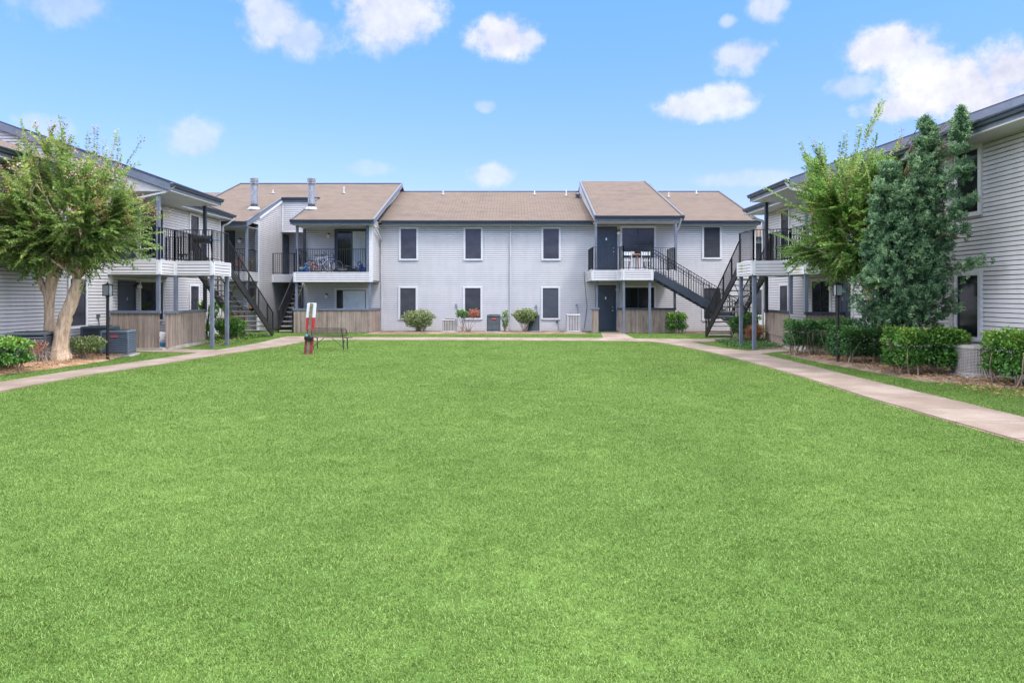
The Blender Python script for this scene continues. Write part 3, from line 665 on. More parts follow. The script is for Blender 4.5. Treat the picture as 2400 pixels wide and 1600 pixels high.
door(FLb, LB, 23.45, 24.35, .05, 2.12, panels=False); door(FLb, LB, 23.45, 24.35, 2.9, 4.96)
wall_lamp(FLb, LB, 24.5, 2.02); wall_lamp(FLb, LB, 24.5, 4.6)
RB, FRb = side_building(1, 10.6, 3.0, 29.4, 8.68, 22.0, 25.6,
    'grey clapboard apartment building along the right side, with the large dark window nearest the camera',
    [(15.83, 16.78, 3.52, 5.14, dict(pane='darkglass', fw=.105)), (26.75, 27.7, 3.42, 5.1, {}), (23.3, 24.85, 3.0, 5.0, dict(split=.5, pane='darkglass'))],
    [(15.83, 16.78, .66, 2.27, dict(pane='darkglass', fw=.105)), (26.85, 27.8, .55, 2.2, {}), (23.3, 24.85, .75, 2.3, dict(split=.5, pane='darkglass'))], 9.86)
door(FRb, RB, 22.1, 22.88, .05, 2.12); door(FRb, RB, 22.1, 22.88, 2.9, 4.96); wall_lamp(FRb, RB, 23.1, 1.95); wall_lamp(FRb, RB, 23.1, 4.6)
for B, F, sps in ((LB, FLb, (22.95, 31.52)), (RB, FRb, (21.85, 16.95, 29.32))):
    m = MB()
    for q in sps: m.box(q-.07, q+.07, .0, .035, .04, 5.12, F)
    m.split('corner_trim', 'trim' if B is LB else 'downspout', B)
deck(LB, [(-13.08, 22.8), (-11.42, 22.8), (-11.38, 23.75), (-10.05, 23.65), (-10.05, 25.1), (-11.5, 25.1), (-11.6, 26.65), (-13.08, 26.65)], 2.40, 2.86, [0, 1, 2, 3, 5, 6])
deck(RB, [(10.58, 22.3), (9.28, 22.3), (9.2, 23.35), (8.05, 23.55), (8.05, 25.1), (9.2, 25.1), (9.25, 25.65), (10.58, 25.65)], 2.40, 2.86, [0, 1, 2, 3, 5, 6])
def posts(B, L):
    for x, y, z0, z1, mt in L: post(B, x, y, z0, z1, .115, mt)
posts(LB, [(-11.5, 22.9, 1.12, 5.1, 'slate'), (-11.60, 26.6, 2.86, 5.1, 'slate_dark'), (-11.60, 26.6, 1.1, 2.4, 'slate_dark'), (-11.34, 23.75, 1.1, 2.4, 'slate'), (-10.13, 23.78, gz(-10.1, 23.8)-.03, 2.4, 'slate'), (-10.13, 25.02, gz(-10.1, 25)-.03, 2.4, 'slate')])
posts(RB, [(9.36, 22.42, 1.12, 5.1, 'slate'), (9.24, 25.58, 2.86, 5.1, 'slate_dark'), (9.24, 25.58, 1.1, 2.4, 'slate_dark'), (9.24, 23.35, 1.1, 2.4, 'slate'), (8.14, 23.66, gz(8.2, 23.6)-.03, 2.4, 'slate'), (8.14, 25.02, gz(8.2, 25)-.03, 2.4, 'slate')])
railing(LB, [(-13.05, 22.86, 2.87), (-11.46, 22.86, 2.87), (-11.42, 23.8, 2.87), (-10.10, 23.7, 2.87), (-10.10, 25.05, 2.87)])
railing(LB, [(-11.45, 23.9, 2.87), (-11.5, 25.1, 2.87), (-11.62, 26.6, 2.87), (-13.05, 26.6, 2.87)], t=.022)
railing(RB, [(10.55, 22.36, 2.87), (9.3, 22.36, 2.87), (9.24, 23.4, 2.87), (8.10, 23.6, 2.87), (8.10, 25.05, 2.87)])
railing(RB, [(9.3, 23.5, 2.87), (9.24, 25.1, 2.87), (9.28, 25.6, 2.87), (10.55, 25.6, 2.87)], t=.022)
downspout(LB, [(-11.0, 22.95, 5.28), (-11.2, 22.85, 5.08), (-12.4, 22.86, 4.82), (-13.02, 22.9, 4.70)]); downspout(LB, [(-12.55, 31.85, 5.22), (-12.8, 31.7, 4.95), (-13.0, 31.66, 4.85), (-13.0, 31.66, .05)], .09)
downspout(RB, [(8.62, 22.15, 5.28), (8.75, 22.05, 5.05), (10.0, 22.02, 4.82), (10.5, 22.05, 4.72)], .09); downspout(RB, [(9.8, 29.65, 5.22), (10.1, 29.5, 4.95), (10.5, 29.46, 4.85), (10.5, 29.46, .05)], .09)
service(FLb, LB, 17.6, .1, .95); service(FLb, LB, 22.2, .3, 1.0); service(FRb, RB, 15.0, .1, .85); service(FRb, RB, 20.8, .1, .95)
# distant block seen through the gap on the right
FB2 = Frame((0, 42), (1, 0), (0, -1))
DB = thing('apartment_building', 'small sliver of a farther grey block seen in the gap behind the right-hand stairs', 'apartment building', (18, 42, 0))
s = MB(); siding(s, FB2, rect(12.6, 26, 0, 5.2)); s.box(12.6, 26, 42.01, 50, 0, 5.2); s.build('front_wall', 'siding', DB)
window(FB2, DB, 14.0, 15.0, 3.3, 4.95); window(FB2, DB, 14.0, 15.0, .5, 2.2)
roofslab(DB, [(12.2, 41.5, 5.2), (26.4, 41.5, 5.2), (26.4, 46, 6.3), (12.2, 46, 6.3)]); gutter(DB, (12.2, 41.5), (26.4, 41.5), (0, -1), 5.2)

# ---------------------------------------------------------------- staircases
def staircase(label, x0, x1, ya, za, yb, zb, n, group='outdoor iron staircases', w0=None):
    """runs along +y from (ya, za) top to (yb, zb) bottom between x0 and x1"""
    t = thing('staircase', label, 'staircase', ((x0+x1)/2, (ya+yb)/2, 0), group)
    for x in (x0, x1): MB().beam((x, ya, za-.12), (x, yb, zb+.08), .05, .24).build('stringer', 'black', t)
    for k in range(n):
        f = (k+.6)/n; y = ya+(yb-ya)*f; z = za+(zb-za)*f
        MB().box(min(x0, x1)+.03, max(x0, x1)-.03, y-.13, y+.13, z-.045, z).build('tread', 'concrete', t)
    for x in (x0, x1):
        m = MB(); a = Vector((x, ya, za)); b = Vector((x, yb, zb+.12)); up = Vector((0, 0, 1))
        m.beam(a+up*.88, b+up*.88, .04, .03); m.beam(a+up*.12, b+up*.12, .025, .02)
        k = int((b-a).length/.13)
        for i in range(k+1): q = a+(b-a)*(i/k); tt = .019 if i % 9 == 0 or i == k else .008; m.box(q.x-tt, q.x+tt, q.y-tt, q.y+tt, q.z+.0, q.z+.88)
        m.build('handrail', 'black', t)
    m = MB(); m.beam((x0, ya+(yb-ya)*.15, za*.85-.3), (x1, ya+(yb-ya)*.55, za*.45-.25), .02, .02); m.beam((x1, ya+(yb-ya)*.15, za*.85-.3), (x0, ya+(yb-ya)*.55, za*.45-.25), .02, .02); m.build('cross_brace', 'black', t)
    return t
staircase('black iron stairs climbing to the left building balcony, behind its two landing posts', -11.35, -10.15, 25.12, 2.86, 29.9, gz(-10.6, 29.9), 14)
staircase('black iron stairs climbing to the right building balcony, beside the croton bush', 8.15, 9.2, 25.12, 2.86, 29.6, gz(8.5, 29.6), 14)
# recess stairs rise away from the viewer
staircase('narrow dark stairs tucked in the recess left of the bicycle balcony', -10.86, -10.2, 36.25, 2.78, 32.75, .02, 13)
# centre stairs run along the wall to the right
def stairs_x(label, y0, y1, xa, za, xb, zb, n):
    t = thing('staircase', label, 'staircase', ((xa+xb)/2, (y0+y1)/2, 0), 'outdoor iron staircases')
    for y in (y0, y1): MB().beam((xa, y, za-.16), (xb, y, zb+.08), .05, .32).build('stringer', 'slate_dark', t)
    for k in range(n):
        f = (k+.6)/n; x = xa+(xb-xa)*f; z = za+(zb-za)*f
        MB().box(x-.13, x+.13, y0+.03, y1-.03, z-.05, z).build('tread', 'concrete', t)
    for y in (y0, y1):
        m = MB(); a = Vector((xa-.25, y, za+.16)); b = Vector((xb, y, zb+.10)); up = Vector((0, 0, 1))
        m.beam(a+up*.92, b+up*.92, .04, .03); m.beam(a+up*.80, b+up*.80, .03, .02); m.beam(a+up*.08, b+up*.08, .025, .02)
        k = int((b-a).length/.13)
        for i in range(k+1): q = a+(b-a)*(i/k); tt = .020 if i % 8 == 0 or i == k else .008; m.box(q.x-tt, q.x+tt, q.y-tt, q.y+tt, q.z, q.z+.92)
        m.build('handrail', 'black', t)
    return t
stairs_x('dark steel stairs running down to the right along the centre wall', 31.55, 32.55, 6.35, 2.86, 11.0, .0, 14)

# ---------------------------------------------------------------- patio fences
def fence(label, runs, h=1.12, cap='slate_dark', posts_=True, z=0.0):
    a0 = runs[0][0]; t = thing('patio_fence', label, 'fence', (a0[0], a0[1], 0), 'wooden patio fences')
    for a, b in runs:
        L = math.hypot(b[0]-a[0], b[1]-a[1]); u = ((b[0]-a[0])/L, (b[1]-a[1])/L); F = Frame(a, u, (-u[1], u[0]))
        m = MB(); n = max(1, round(L/.095)); w = L/n
        for i in range(n):
            m.cv = random.uniform(-.28, .34); o = random.uniform(0, .006)
            m.box(i*w+.002, (i+1)*w-.002, -.012-o, .012-o, z+.02-random.uniform(0, .02), h-.04, F)
        m.cv = 0; m.box(0, L, .02, .05, .3, .38, F); m.build('boards', 'fence', t)
        MB().box(-.04, L+.04, -.055, .055, h-.045, h+.035, F).build('cap_rail', cap, t)
    return t
fence('wooden patio fence with a slate cap, behind the front-left air conditioner beside the lamp post', [((-13.0, 22.8), (-11.42, 22.8))], 1.19, 'slate')
fence('wooden patio fence left of the left landing posts', [((-11.28, 22.95), (-11.62, 26.65))], 1.17, 'slate')
fence('long wooden patio fence below the bicycle balcony, behind the bench', [((-10.1, 32.58), (-6.62, 32.58)), ((-6.60, 32.60), (-6.42, 34.3))], 1.10, 'slate')
fence('short stub of wooden fence left of the centre front door', [((3.68, 32.56), (4.0, 32.56))], 1.13, 'slate')
fence('wooden patio fence right of the centre front door, behind two thin posts', [((4.9, 32.56), (7.55, 32.56))], 1.13, 'slate_dark')
fence('weathered wooden patio fence beyond the gate gap of the right porch', [((9.22, 23.4), (9.75, 27.1))], 1.16)
fence('weathered wooden patio fence of the right porch, behind the right lamp post', [((9.32, 22.35), (10.55, 22.35))], 1.16)
fence('wooden fence in shadow under the far-left porch, seen through the left stairs', [((-15.8, 32.3), (-12.15, 32.3))], 1.10, 'slate')

# ---------------------------------------------------------------- air conditioners
def ac_unit(name, label, x, y, w, h, mat, style, badge=False, rz=0, z=None, pad=True):
    z = gz(x, y)+.03 if z is None else z
    t = thing('air_conditioner', label, 'air conditioner', (x, y, z), 'outdoor air conditioning units')
    t.rotation_euler = (0, 0, rz)
    def B(m, nm, mt, sm_=False):
        o = m.build(nm, mt); o.parent = t; return o
    r = w/2; m = MB()
    if style == 'round':
        m.lathe((0, 0, .07), [(r-.02, 0), (r-.02, h-.1)], 32); B(m, 'coil', 'void')
        m = MB()
        for k in range(int((h-.1)/.032)):
            zz = .08+k*.032
            m.lathe((0, 0, zz), [(r-.015, 0), (r, .0), (r-.004, .016), (r-.015, .016)], 40)
        for k in range(40):
            a = 2*PI*k/40; m.box(r*math.cos(a)-.006, r*math.cos(a)+.006, r*math.sin(a)-.006, r*math.sin(a)+.006, .07, h-.05)
        B(m, 'louvres', mat)
        m = MB().lathe((0, 0, 0), [(r+.01, .03), (r+.01, .08), (r-.02, .08)], 32); m.lathe((0, 0, h-.05), [(r+.012, 0), (r+.012, .05), (r-.08, .07), (.03, .07)], 32); B(m, 'casing', mat)
    else:
        m.bevbox(-r+.03, r-.03, -r+.03, r-.03, .06, h-.05, .04); B(m, 'coil', 'void')
        m = MB()
        for sx in (-1, 1):
            for sy in (-1, 1): m.bevbox(sx*(r-.025)-.025, sx*(r-.025)+.025, sy*(r-.025)-.025, sy*(r-.025)+.025, .03, h-.04, .008)
        m.bevbox(-r, r, -r, r, .03, .085, .02); m.bevbox(-r-.005, r+.005, -r-.005, r+.005, h-.07, h, .03); B(m, 'casing', mat)
        m = MB()
        if style == 'h':
            zz = .12
            while zz < h-.10:
                for sgn in (-1, 1):
                    yy = sgn*r
                    m.add([(-r+.05, yy, zz), (r-.05, yy, zz), (r-.05, yy-sgn*.025, zz+.035), (-r+.05, yy-sgn*.025, zz+.035)], [(0, 1, 2, 3)])
                    m.add([(yy, -r+.05, zz), (yy, r-.05, zz), (yy-sgn*.025, r-.05, zz+.035), (yy-sgn*.025, -r+.05, zz+.035)], [(0, 1, 2, 3)])
                zz += .055
        else:
            k = 7
            for i in range(k):
                a = -r+.05+(2*r-.1)*i/k+.006; b = a+(2*r-.1)/k-.028
                for sgn in (-1, 1): 
                    m.box(a, b, min(sgn*r, sgn*(r-.02)), max(sgn*r, sgn*(r-.02)), .1, h-.09); m.box(min(sgn*r, sgn*(r-.02)), max(sgn*r, sgn*(r-.02)), a, b, .1, h-.09)
        B(m, 'louvres', mat)
    m = MB()
    for k in range(6): m.ring((0, 0, h+.004-.0*k), (0, 0, 1), .06+k*(r-.10)/6, .005, 24, 4)
    for k in range(6): a = k*PI/3; m.beam((.05*math.cos(a), .05*math.sin(a), h+.012), ((r-.06)*math.cos(a), (r-.06)*math.sin(a), h+.012), .008, .008)
    B(m, 'fan_grille', 'black')
    if badge: B(MB().box(-.10, .10, -r-.012, -r-.002, h*.74, h*.74+.055) if badge == 1 else MB().box(r+.002, r+.012, -.12, .12, h*.70, h*.70+.07), 'badge', 'label')
    if pad: B(MB().bevbox(-r-.08, r+.08, -r-.08, r+.08, -.10, .028, .01), 'pad', 'concrete')
    return t
ac_unit('a', 'low beige air conditioner with vertical slats right of the round shrub', -2.95, 33.15, .62, .60, 'ac_beige', 'v')
ac_unit('b', 'dark green-grey air conditioner with a red badge under the middle window', -.86, 33.1, .63, .80, 'ac_dark', 'h', 1)
ac_unit('c', 'dark air conditioner half hidden behind the leafy round-headed shrub', 1.0, 33.5, .60, .80, 'ac_dark', 'h')
ac_unit('d', 'tall pale grey air conditioner with vertical slats near the centre front door', 2.87, 33.1, .62, .84, 'ac_grey', 'v')
ac_unit('e', 'large grey air conditioner with a red badge, left of the tree trunks', -12.36, 18.1, .88, .82, 'ac_dark', 'h', 1, rz=R(18))
ac_unit('f', 'dark air conditioner between the tree trunk and the lamp post', -12.45, 21.3, .80, .84, 'ac_dark', 'h', rz=R(8))
ac_unit('g', 'blue-grey air conditioner with red badge on a slab, right behind the left lamp post', -11.60, 20.75, .76, .74, 'ac_blue', 'h', 1, rz=R(12))
ac_unit('h', 'rounded beige air conditioner between two hedges at the right building', 10.08, 15.35, .70, .66, 'ac_beige', 'round')

# ---------------------------------------------------------------- lamp posts
def lamp_post(x, y, label):
    z = gz(x, y); t = thing('lamp_post', label, 'lamp post', (x, y, z), 'garden lamp posts')
    H = 2.02-z
    def B(m, nm, mt, sm_=False, p=t): o = m.build(nm, mt, smooth=sm_); o.parent = p; return o
    B(MB().lathe((0, 0, 0), [(.06, -.05), (.06, .04), (.042, .06), (.040, H-.36), (.05, H-.35), (.055, H-.32)], 14), 'pole', 'black')
    m = MB(); a, h0, h1 = .085, H-.31, H-.03
    for sx in (-1, 1):
        for sy in (-1, 1): m.box(sx*a-.008, sx*a+.008, sy*a-.008, sy*a+.008, h0, h1)
    m.box(-a-.01, a+.01, -a-.01, a+.01, h0-.012, h0+.008); m.box(-a-.018, a+.018, -a-.018, a+.018, h1, h1+.016)
    m.add([(-a-.015, -a-.015, h1+.016), (a+.015, -a-.015, h1+.016), (a+.015, a+.015, h1+.016), (-a-.015, a+.015, h1+.016), (0, 0, h1+.065)], [(0, 1, 4), (1, 2, 4), (2, 3, 4), (3, 0, 4)])
    o = B(m, 'lantern_frame', 'black'); o2 = B(MB().box(-a+.01, a-.01, -a+.01, a-.01, h0+.008, h1-.002), 'lantern_glass', 'lantern', p=o)
    B(MB().lathe((0, 0, h1+.06), [(.012, 0), (.02, .02), (.004, .05)], 8), 'finial', 'black', p=o)
    return t
lamp_post(-11.17, 19.45, 'black lantern lamp post beside the left air conditioners')
lamp_post(8.68, 18.75, 'black lantern lamp post in front of the right hedge')

# ---------------------------------------------------------------- red and white post, bench
px_, py_ = -6.49, 22.35; z = gz(px_, py_)
T = thing('marker_post', 'leaning timber post with white and red board, in front of the bench', 'marker post', (px_, py_, z))
def PB(m, nm, mt, p=T): o = m.build(nm, mt); o.parent = p; return o
ln = .12
PB(MB().beam((0, 0, -.05), (ln+.01, 0, 1.62), .085, .07, (0, 1, 0)), 'post', 'olive')
def board(z0, z1, w, y0, y1, mt, nm, off=0):
    m = MB(); x0 = ln*z0/1.6+off; x1 = ln*z1/1.6+off
    m.add([(x0-w/2, y0, z0), (x0+w/2, y0, z0), (x0+w/2, y1, z0), (x0-w/2, y1, z0), (x1-w/2+.0, y0, z1), (x1+w/2-.0, y0, z1), (x1+w/2, y1, z1), (x1-w/2, y1, z1)], MB.BF)
    return PB(m, nm, mt)
m = MB(); w = .145; pts = []
for k in range(5): a = PI/2*k/4; pts.append((w-.03+.03*math.sin(a), .03*math.cos(a)))
prof = [(-w, 1.17), (w, 1.17)]+[(w-.035+.035*math.cos(a), 1.60+.035*math.sin(a)) for a in (0, .5, 1.0, PI/2)]+[(-w+.035-.035*math.sin(a), 1.60+.035*math.cos(a)) for a in (0, .5, 1.0, PI/2)]
n = len(prof); m.add([(x+ln*zz/1.6, .045, zz) for x, zz in prof]+[(x+ln*zz/1.6, .065, zz) for x, zz in prof], [tuple(range(n)), tuple(range(2*n-1, n-1, -1))]+[(i, (i+1) % n, n+(i+1) % n, n+i) for i in range(n)])
PB(m, 'white_board', 'white'); board(.79, 1.168, .29, .045, .068, 'red', 'red_board')
board(-.04, .50, .27, .045, .09, 'redw', 'base_board', .0); 
m = MB().lathe((.035, .03, .47), [(.14, 0), (.15, .03), (.15, .09), (.13, .11)], 14); PB(m, 'strap', 'black')
m = MB(); m.ball((.0, -.10, .60), .035); PB(m, 'ribbon', 'cyan'); m = MB(); m.ball((.075, -.10, .60), .03); PB(m, 'ribbon', M['hedge'])
# bench, seen obliquely from behind
bx, by = -6.35, 24.15; z = gz(bx, by)
T = thing('park_bench', 'rusty metal mesh bench on the lawn behind the red and white post', 'bench', (bx, by, z)); T.rotation_euler = (0, 0, R(-14))
def mesh_panel(x0, x1, p0, p1, nx, ny, t=.011):
    m = MB(); a = Vector(p0); b = Vector(p1)
    for i in range(nx+1): x = x0+(x1-x0)*i/nx; m.beam((x, a.x, a.y), (x, b.x, b.y), t*.6, t*.6)
    for j in range(ny+1): q = a+(b-a)*(j/ny); m.beam((x0, q.x, q.y), (x1, q.x, q.y), t, t)
    c = [(x0-.02, a.x, a.y), (x1-.03, a.x, a.y), (x1+.02, a.x+(b.x-a.x)*.15, a.y+(b.y-a.y)*.15), (x1+.02, a.x+(b.x-a.x)*.85, a.y+(b.y-a.y)*.85), (x1-.03, b.x, b.y), (x0-.02, b.x, b.y)]
    m.tube(c, .014, 8); m.tube([c[0], c[-1]], .014, 8); return m
PB(mesh_panel(-.68, .76, (-.02, .50), (-.12, .76), 34, 5), 'backrest', 'bench', T)
PB(mesh_panel(-.68, .76, (0, .44), (.38, .42), 34, 7), 'seat', 'bench', T)
for x in (-.55, .60):
    m = MB(); m.tube([(x, .0, .42), (x+.01, .02, .25), (x, .06, -.08)], .022, 8); m.tube([(x, .32, .42), (x, .36, -.08)], .02, 8); m.tube([(x, -.12, .74), (x, -.01, .44), (x, .34, .41)], .018, 8); m.tube([(x, -.02, .36), (x+.05, -.02, .33), (x+.03, .0, .28)], .03, 8); PB(m, 'leg', 'bench', T)
    s_ = -1 if x > 0 else 1; m = MB(); m.tube([(x, .04, .10), (x+s_*.42, .03, .41)], .012, 6); PB(m, 'brace', 'bench', T)
MB_ = MB().lathe((0, 0, 0), [(.26, .0), (.20, .012), (.05, .03)], 18)
# ---------------------------------------------------------------- bicycles
def bicycle(label, x, y, z, s, fmat, rz=0, lean=0, accent='white', lie=False):
    t = thing('bicycle', label, 'bicycle', (x, y, z), 'bicycles on the balcony')
    def B(m, nm, mt, p=t): o = m.build(nm, mt); o.parent = p; return o
    R0 = .31*s; wb = .50*s
    for sx in (-1, 1):
        c = (sx*wb, 0, R0); o = B(MB().ring(c, (0, 1, 0), R0-.02*s, .022*s, 28, 6), 'wheel', 'tyre')
        m = MB().ring(c, (0, 1, 0), R0-.05*s, .010*s, 28, 4); m.lathe((c[0], 0, R0), [(.02, -.02), (.02, .02)], 8); B(m, 'rim', 'white' if accent == 'white' else 'galv_light', o)
        m = MB()
        for k in range(14): a = 2*PI*k/14; m.beam(c, (c[0]+(R0-.05*s)*math.cos(a), 0, c[2]+(R0-.05*s)*math.sin(a)), .004, .004)
        B(m, 'spokes', 'galv_light', o)
    bb = (-.05*s, 0, .27*s); st = (-.17*s, 0, .72*s); hd = (.33*s, 0, .74*s); hl = (.36*s, 0, .62*s)
    m = MB()
    for a, b, r in ((bb, st, .018), (st, hd, .017), (bb, hl, .020), (bb, (-wb, 0, R0), .012), (st, (-wb, 0, R0), .010)): m.tube([a, b], r*s, 8)
    B(m, 'frame', fmat); B(MB().tube([(hd[0]-.03*s, 0, .84*s), hl, (wb, 0, R0)], .017*s, 8), 'fork', accent)
    m = MB(); m.tube([(hd[0]-.05*s, -.27*s, .93*s), (hd[0]-.02*s, -.12*s, .88*s), (hd[0]-.03*s, 0, .85*s), (hd[0]-.02*s, .12*s, .88*s), (hd[0]-.05*s, .27*s, .93*s)], .014*s, 8); B(m, 'handlebar', 'black')
    m = MB(); m.tube([st, (-.20*s, 0, .82*s)], .014*s, 8); m.add([(-.34*s, -.07*s, .84*s), (-.34*s, .07*s, .84*s), (-.08*s, .02*s, .84*s), (-.08*s, -.02*s, .84*s), (-.32*s, 0, .88*s), (-.09*s, 0, .865*s)], [(0, 1, 2, 3), (0, 4, 1), (0, 3, 5, 4), (1, 4, 5, 2), (2, 5, 3)]); B(m, 'saddle', 'black')
    m = MB(); m.ring(bb, (0, 1, 0), .08*s, .006*s, 18, 4); m.beam((bb[0]-.1*s, -.05*s, bb[2]+.08*s), (bb[0]+.1*s, .05*s, bb[2]-.08*s), .02, .02); B(m, 'crank', 'black')
    t.rotation_euler = (lean, 0, rz); return t
D1 = 2.805
bicycle('white adult bicycle leaning on the balcony rail, topmost of the bicycle heap', -9.02, 33.0, D1, .98, 'white', R(-10), R(-10))
bicycle('dark blue adult bicycle directly behind the white bicycle', -8.78, 33.35, D1, 1.0, 'navy', R(-4), R(-8), 'navy')
bicycle('small light blue child bicycle at the left end of the bicycle balcony', -9.60, 32.98, D1, .62, 'cyan', R(8), R(-6), 'orange')
bicycle('small red child bicycle in the middle of the bicycle heap', -9.22, 32.86, D1, .55, 'red', R(170), R(8), 'yellow')
b = bicycle('bicycle lying flat on the balcony floor below the sliding door', -7.55, 33.2, D1+.12, .85, 'black', R(12), R(78))
bicycle('orange bicycle parked on the far-left balcony beside a potted plant', -12.85, 33.0, D1, .95, 'orange', R(-20), R(-6), 'orange')
t = thing('spare_tyre', 'loose bicycle wheel standing beside the blue bucket', 'wheel', (-7.13, 33.0, D1+.27))
for nm, m, mt in (('tyre', MB().ring((0, 0, 0), (1, .55, 0), .25, .022, 26, 6), 'tyre'), ('rim', MB().ring((0, 0, 0), (1, .55, 0), .225, .010, 26, 4), 'white')): o = m.build(nm, mt); o.parent = t
t = thing('toy_tricycle', 'tiny blue and yellow plastic tricycle in front of the heap of bicycles', 'toy', (-9.72, 32.82, D1))
for x_, y_, r_ in ((.16, 0, .11), (-.14, -.10, .075), (-.14, .10, .075)): o = MB().ring((x_, y_, r_), (0, 1, 0), r_-.02, .02, 16, 6).build('wheel', 'blue'); o.parent = t
o = MB().beam((-.14, 0, .12), (.13, 0, .28), .07, .06).build('body', 'cyan'); o.parent = t
o = MB().box(-.17, -.02, -.07, .07, .20, .24).build('seat', 'yellow'); o.parent = t
o = MB().tube([(.13, -.12, .36), (.12, 0, .34), (.13, .12, .36)], .014, 6).build('handlebar', 'red'); o.parent = t
m = MB(); m.lathe((-6.98+.0, 32.98, D1), [(.10, 0), (.16, .30), (.175, .31), (.175, .33), (.15, .33), (.09, .02)], 20); o = m.build('bucket', 'blue', smooth=False, loc=(-6.98, 32.98, D1)); tag(o, 'bright blue plastic bucket at the right end of the bicycle balcony', 'bucket'); o.rotation_euler = (0, R(-28), 0); o.location.z += .05
# table, chairs, panel on the centre-right balcony
D2 = 2.885
t = thing('side_table', 'brown wooden table on the balcony between two white chairs', 'table', (5.72, 32.25, D2))
def TB(m, nm, mt, p): o = m.build(nm, mt); o.parent = p; return o
TB(MB().bevbox(-.36, .36, -.28, .28, .70, .74, .02), 'tabletop', 'tablewood', t)
for a, b in (((-.30, 0), (-.38, 0)), ((.30, 0), (.38, 0)), ((0, -.22), (.02, -.26)), ((0, .2), (0, .25))): TB(MB().beam((a[0], a[1], .70), (b[0], b[1], 0), .05, .035), 'leg', 'tablewood', t)
def white_chair(label, x, y, rz):
    t = thing('folding_chair', label, 'chair', (x, y, D2), 'white balcony chairs')
    for sy in (-1, 1): m = MB(); m.tube([(-.20, sy*.2, 0), (-.18, sy*.2, .44), (-.26, sy*.2, .84)], .018, 6); m.tube([(.2, sy*.2, 0), (.18, sy*.2, .44)], .018, 6); TB(m, 'leg', 'white', t)
    TB(MB().bevbox(-.2, .2, -.2, .2, .42, .45, .01), 'seat', 'white', t); TB(MB().beam((-.25, -.2, .74), (-.25, .2, .74), .02, .16), 'backrest', 'white', t); TB(MB().tube([(.2, -.2, .12), (.2, .2, .12)], .012, 6), 'stretcher', 'white', t)
    t.rotation_euler = (0, 0, rz); return t
c0 = white_chair('white folding chair left of the brown balcony table', 5.22, 32.1, R(90))
copy_tree(c0, (6.12, 32.15, D2), 'white folding chair right of the brown balcony table', R(80))
t = thing('storage_box', 'long pale slatted box against the balcony wall behind the table', 'storage box', (6.35, 33.9, D2))
m = MB()
for k in range(22): m.box(-1.05+k*.095, -1.05+k*.095+.07, -.2, -.18, .02, .63)
TB(m, 'slatted_front', 'trim', t); TB(MB().box(-1.06, 1.06, -.178, .2, .0, .65), 'body', 'soffit', t)
o = MB().lathe((0, 0, 0), [(.035, 0), (.04, .11), (.03, .11)], 12).build('cup', 'white', loc=(0, 0, 0)); o.location = (5.55, 32.2, D2+.74); tag(o, 'small white cup on the brown balcony table', 'cup')
# grill on left balcony
t = thing('barbecue_grill', 'black barrel barbecue grill on the left building balcony', 'grill', (-10.75, 24.5, 2.86))
m = MB(); m.tube([(-.30, 0, .80), (.28, 0, .80)], .15, 14); TB(m, 'drum', 'black', t); TB(MB().tube([(-.1, -.17, .93), (-.1, -.2, .97), (.1, -.2, .97), (.1, -.17, .93)], .01, 6), 'handle', 'galv_light', t)
for sx in (-1, 1):
    for sy in (-1, 1): TB(MB().beam((sx*.22, sy*.1, .72), (sx*.26, sy*.18, 0), .025, .025), 'leg', 'black', t)
TB(MB().box(.30, .55, -.12, .12, .76, .79), 'side_shelf', 'cyan', t)
t = thing('stool', 'low black stool on the left balcony beside the post', 'stool', (-11.15, 23.95, 2.86))
TB(MB().bevbox(-.17, .17, -.15, .15, .22, .27, .01), 'seat', 'black', t)
for sx in (-1, 1): TB(MB().beam((sx*.12, -.1, .22), (sx*.16, -.12, 0), .02, .02), 'leg', 'black', t); TB(MB().beam((sx*.12, .1, .22), (sx*.16, .12, 0), .02, .02), 'leg', 'black', t)
# bag on left porch floor
m = MB(); zz = .02
m.add([(-.17, -.08, 0), (.17, -.08, 0), (.19, .1, 0), (-.17, .1, 0), (-.19, -.1, .22), (.17, -.09, .2), (.18, .09, .24), (-.16, .1, .26), (-.10, -.03, .46), (.11, -.04, .42), (.12, .03, .44), (-.1, .03, .48)], [(0, 3, 2, 1), (0, 1, 5, 4), (1, 2, 6, 5), (2, 3, 7, 6), (3, 0, 4, 7), (4, 5, 9, 8), (5, 6, 10, 9), (6, 7, 11, 10), (7, 4, 8, 11), (8, 9, 10, 11)])
o = m.build('bag', 'white'); o.location = (-11.75, 23.7, .02); tag(o, 'crumpled white and blue bag on the porch floor in the gap between the left fences', 'bag')
k = MB().box(-.175, .185, -.105, -.09, .02, .12).build('blue_band', 'cyan', o)
k.location = (0, 0, 0)
m = MB(); m.box(-13.08, -11.3, 22.75, 26.7, -.15, .02); m.build('patio_slab', 'concrete', LB)
m = MB(); m.box(9.25, 10.58, 22.3, 27.1, -.15, .02); m.build('patio_slab', 'concrete', RB)

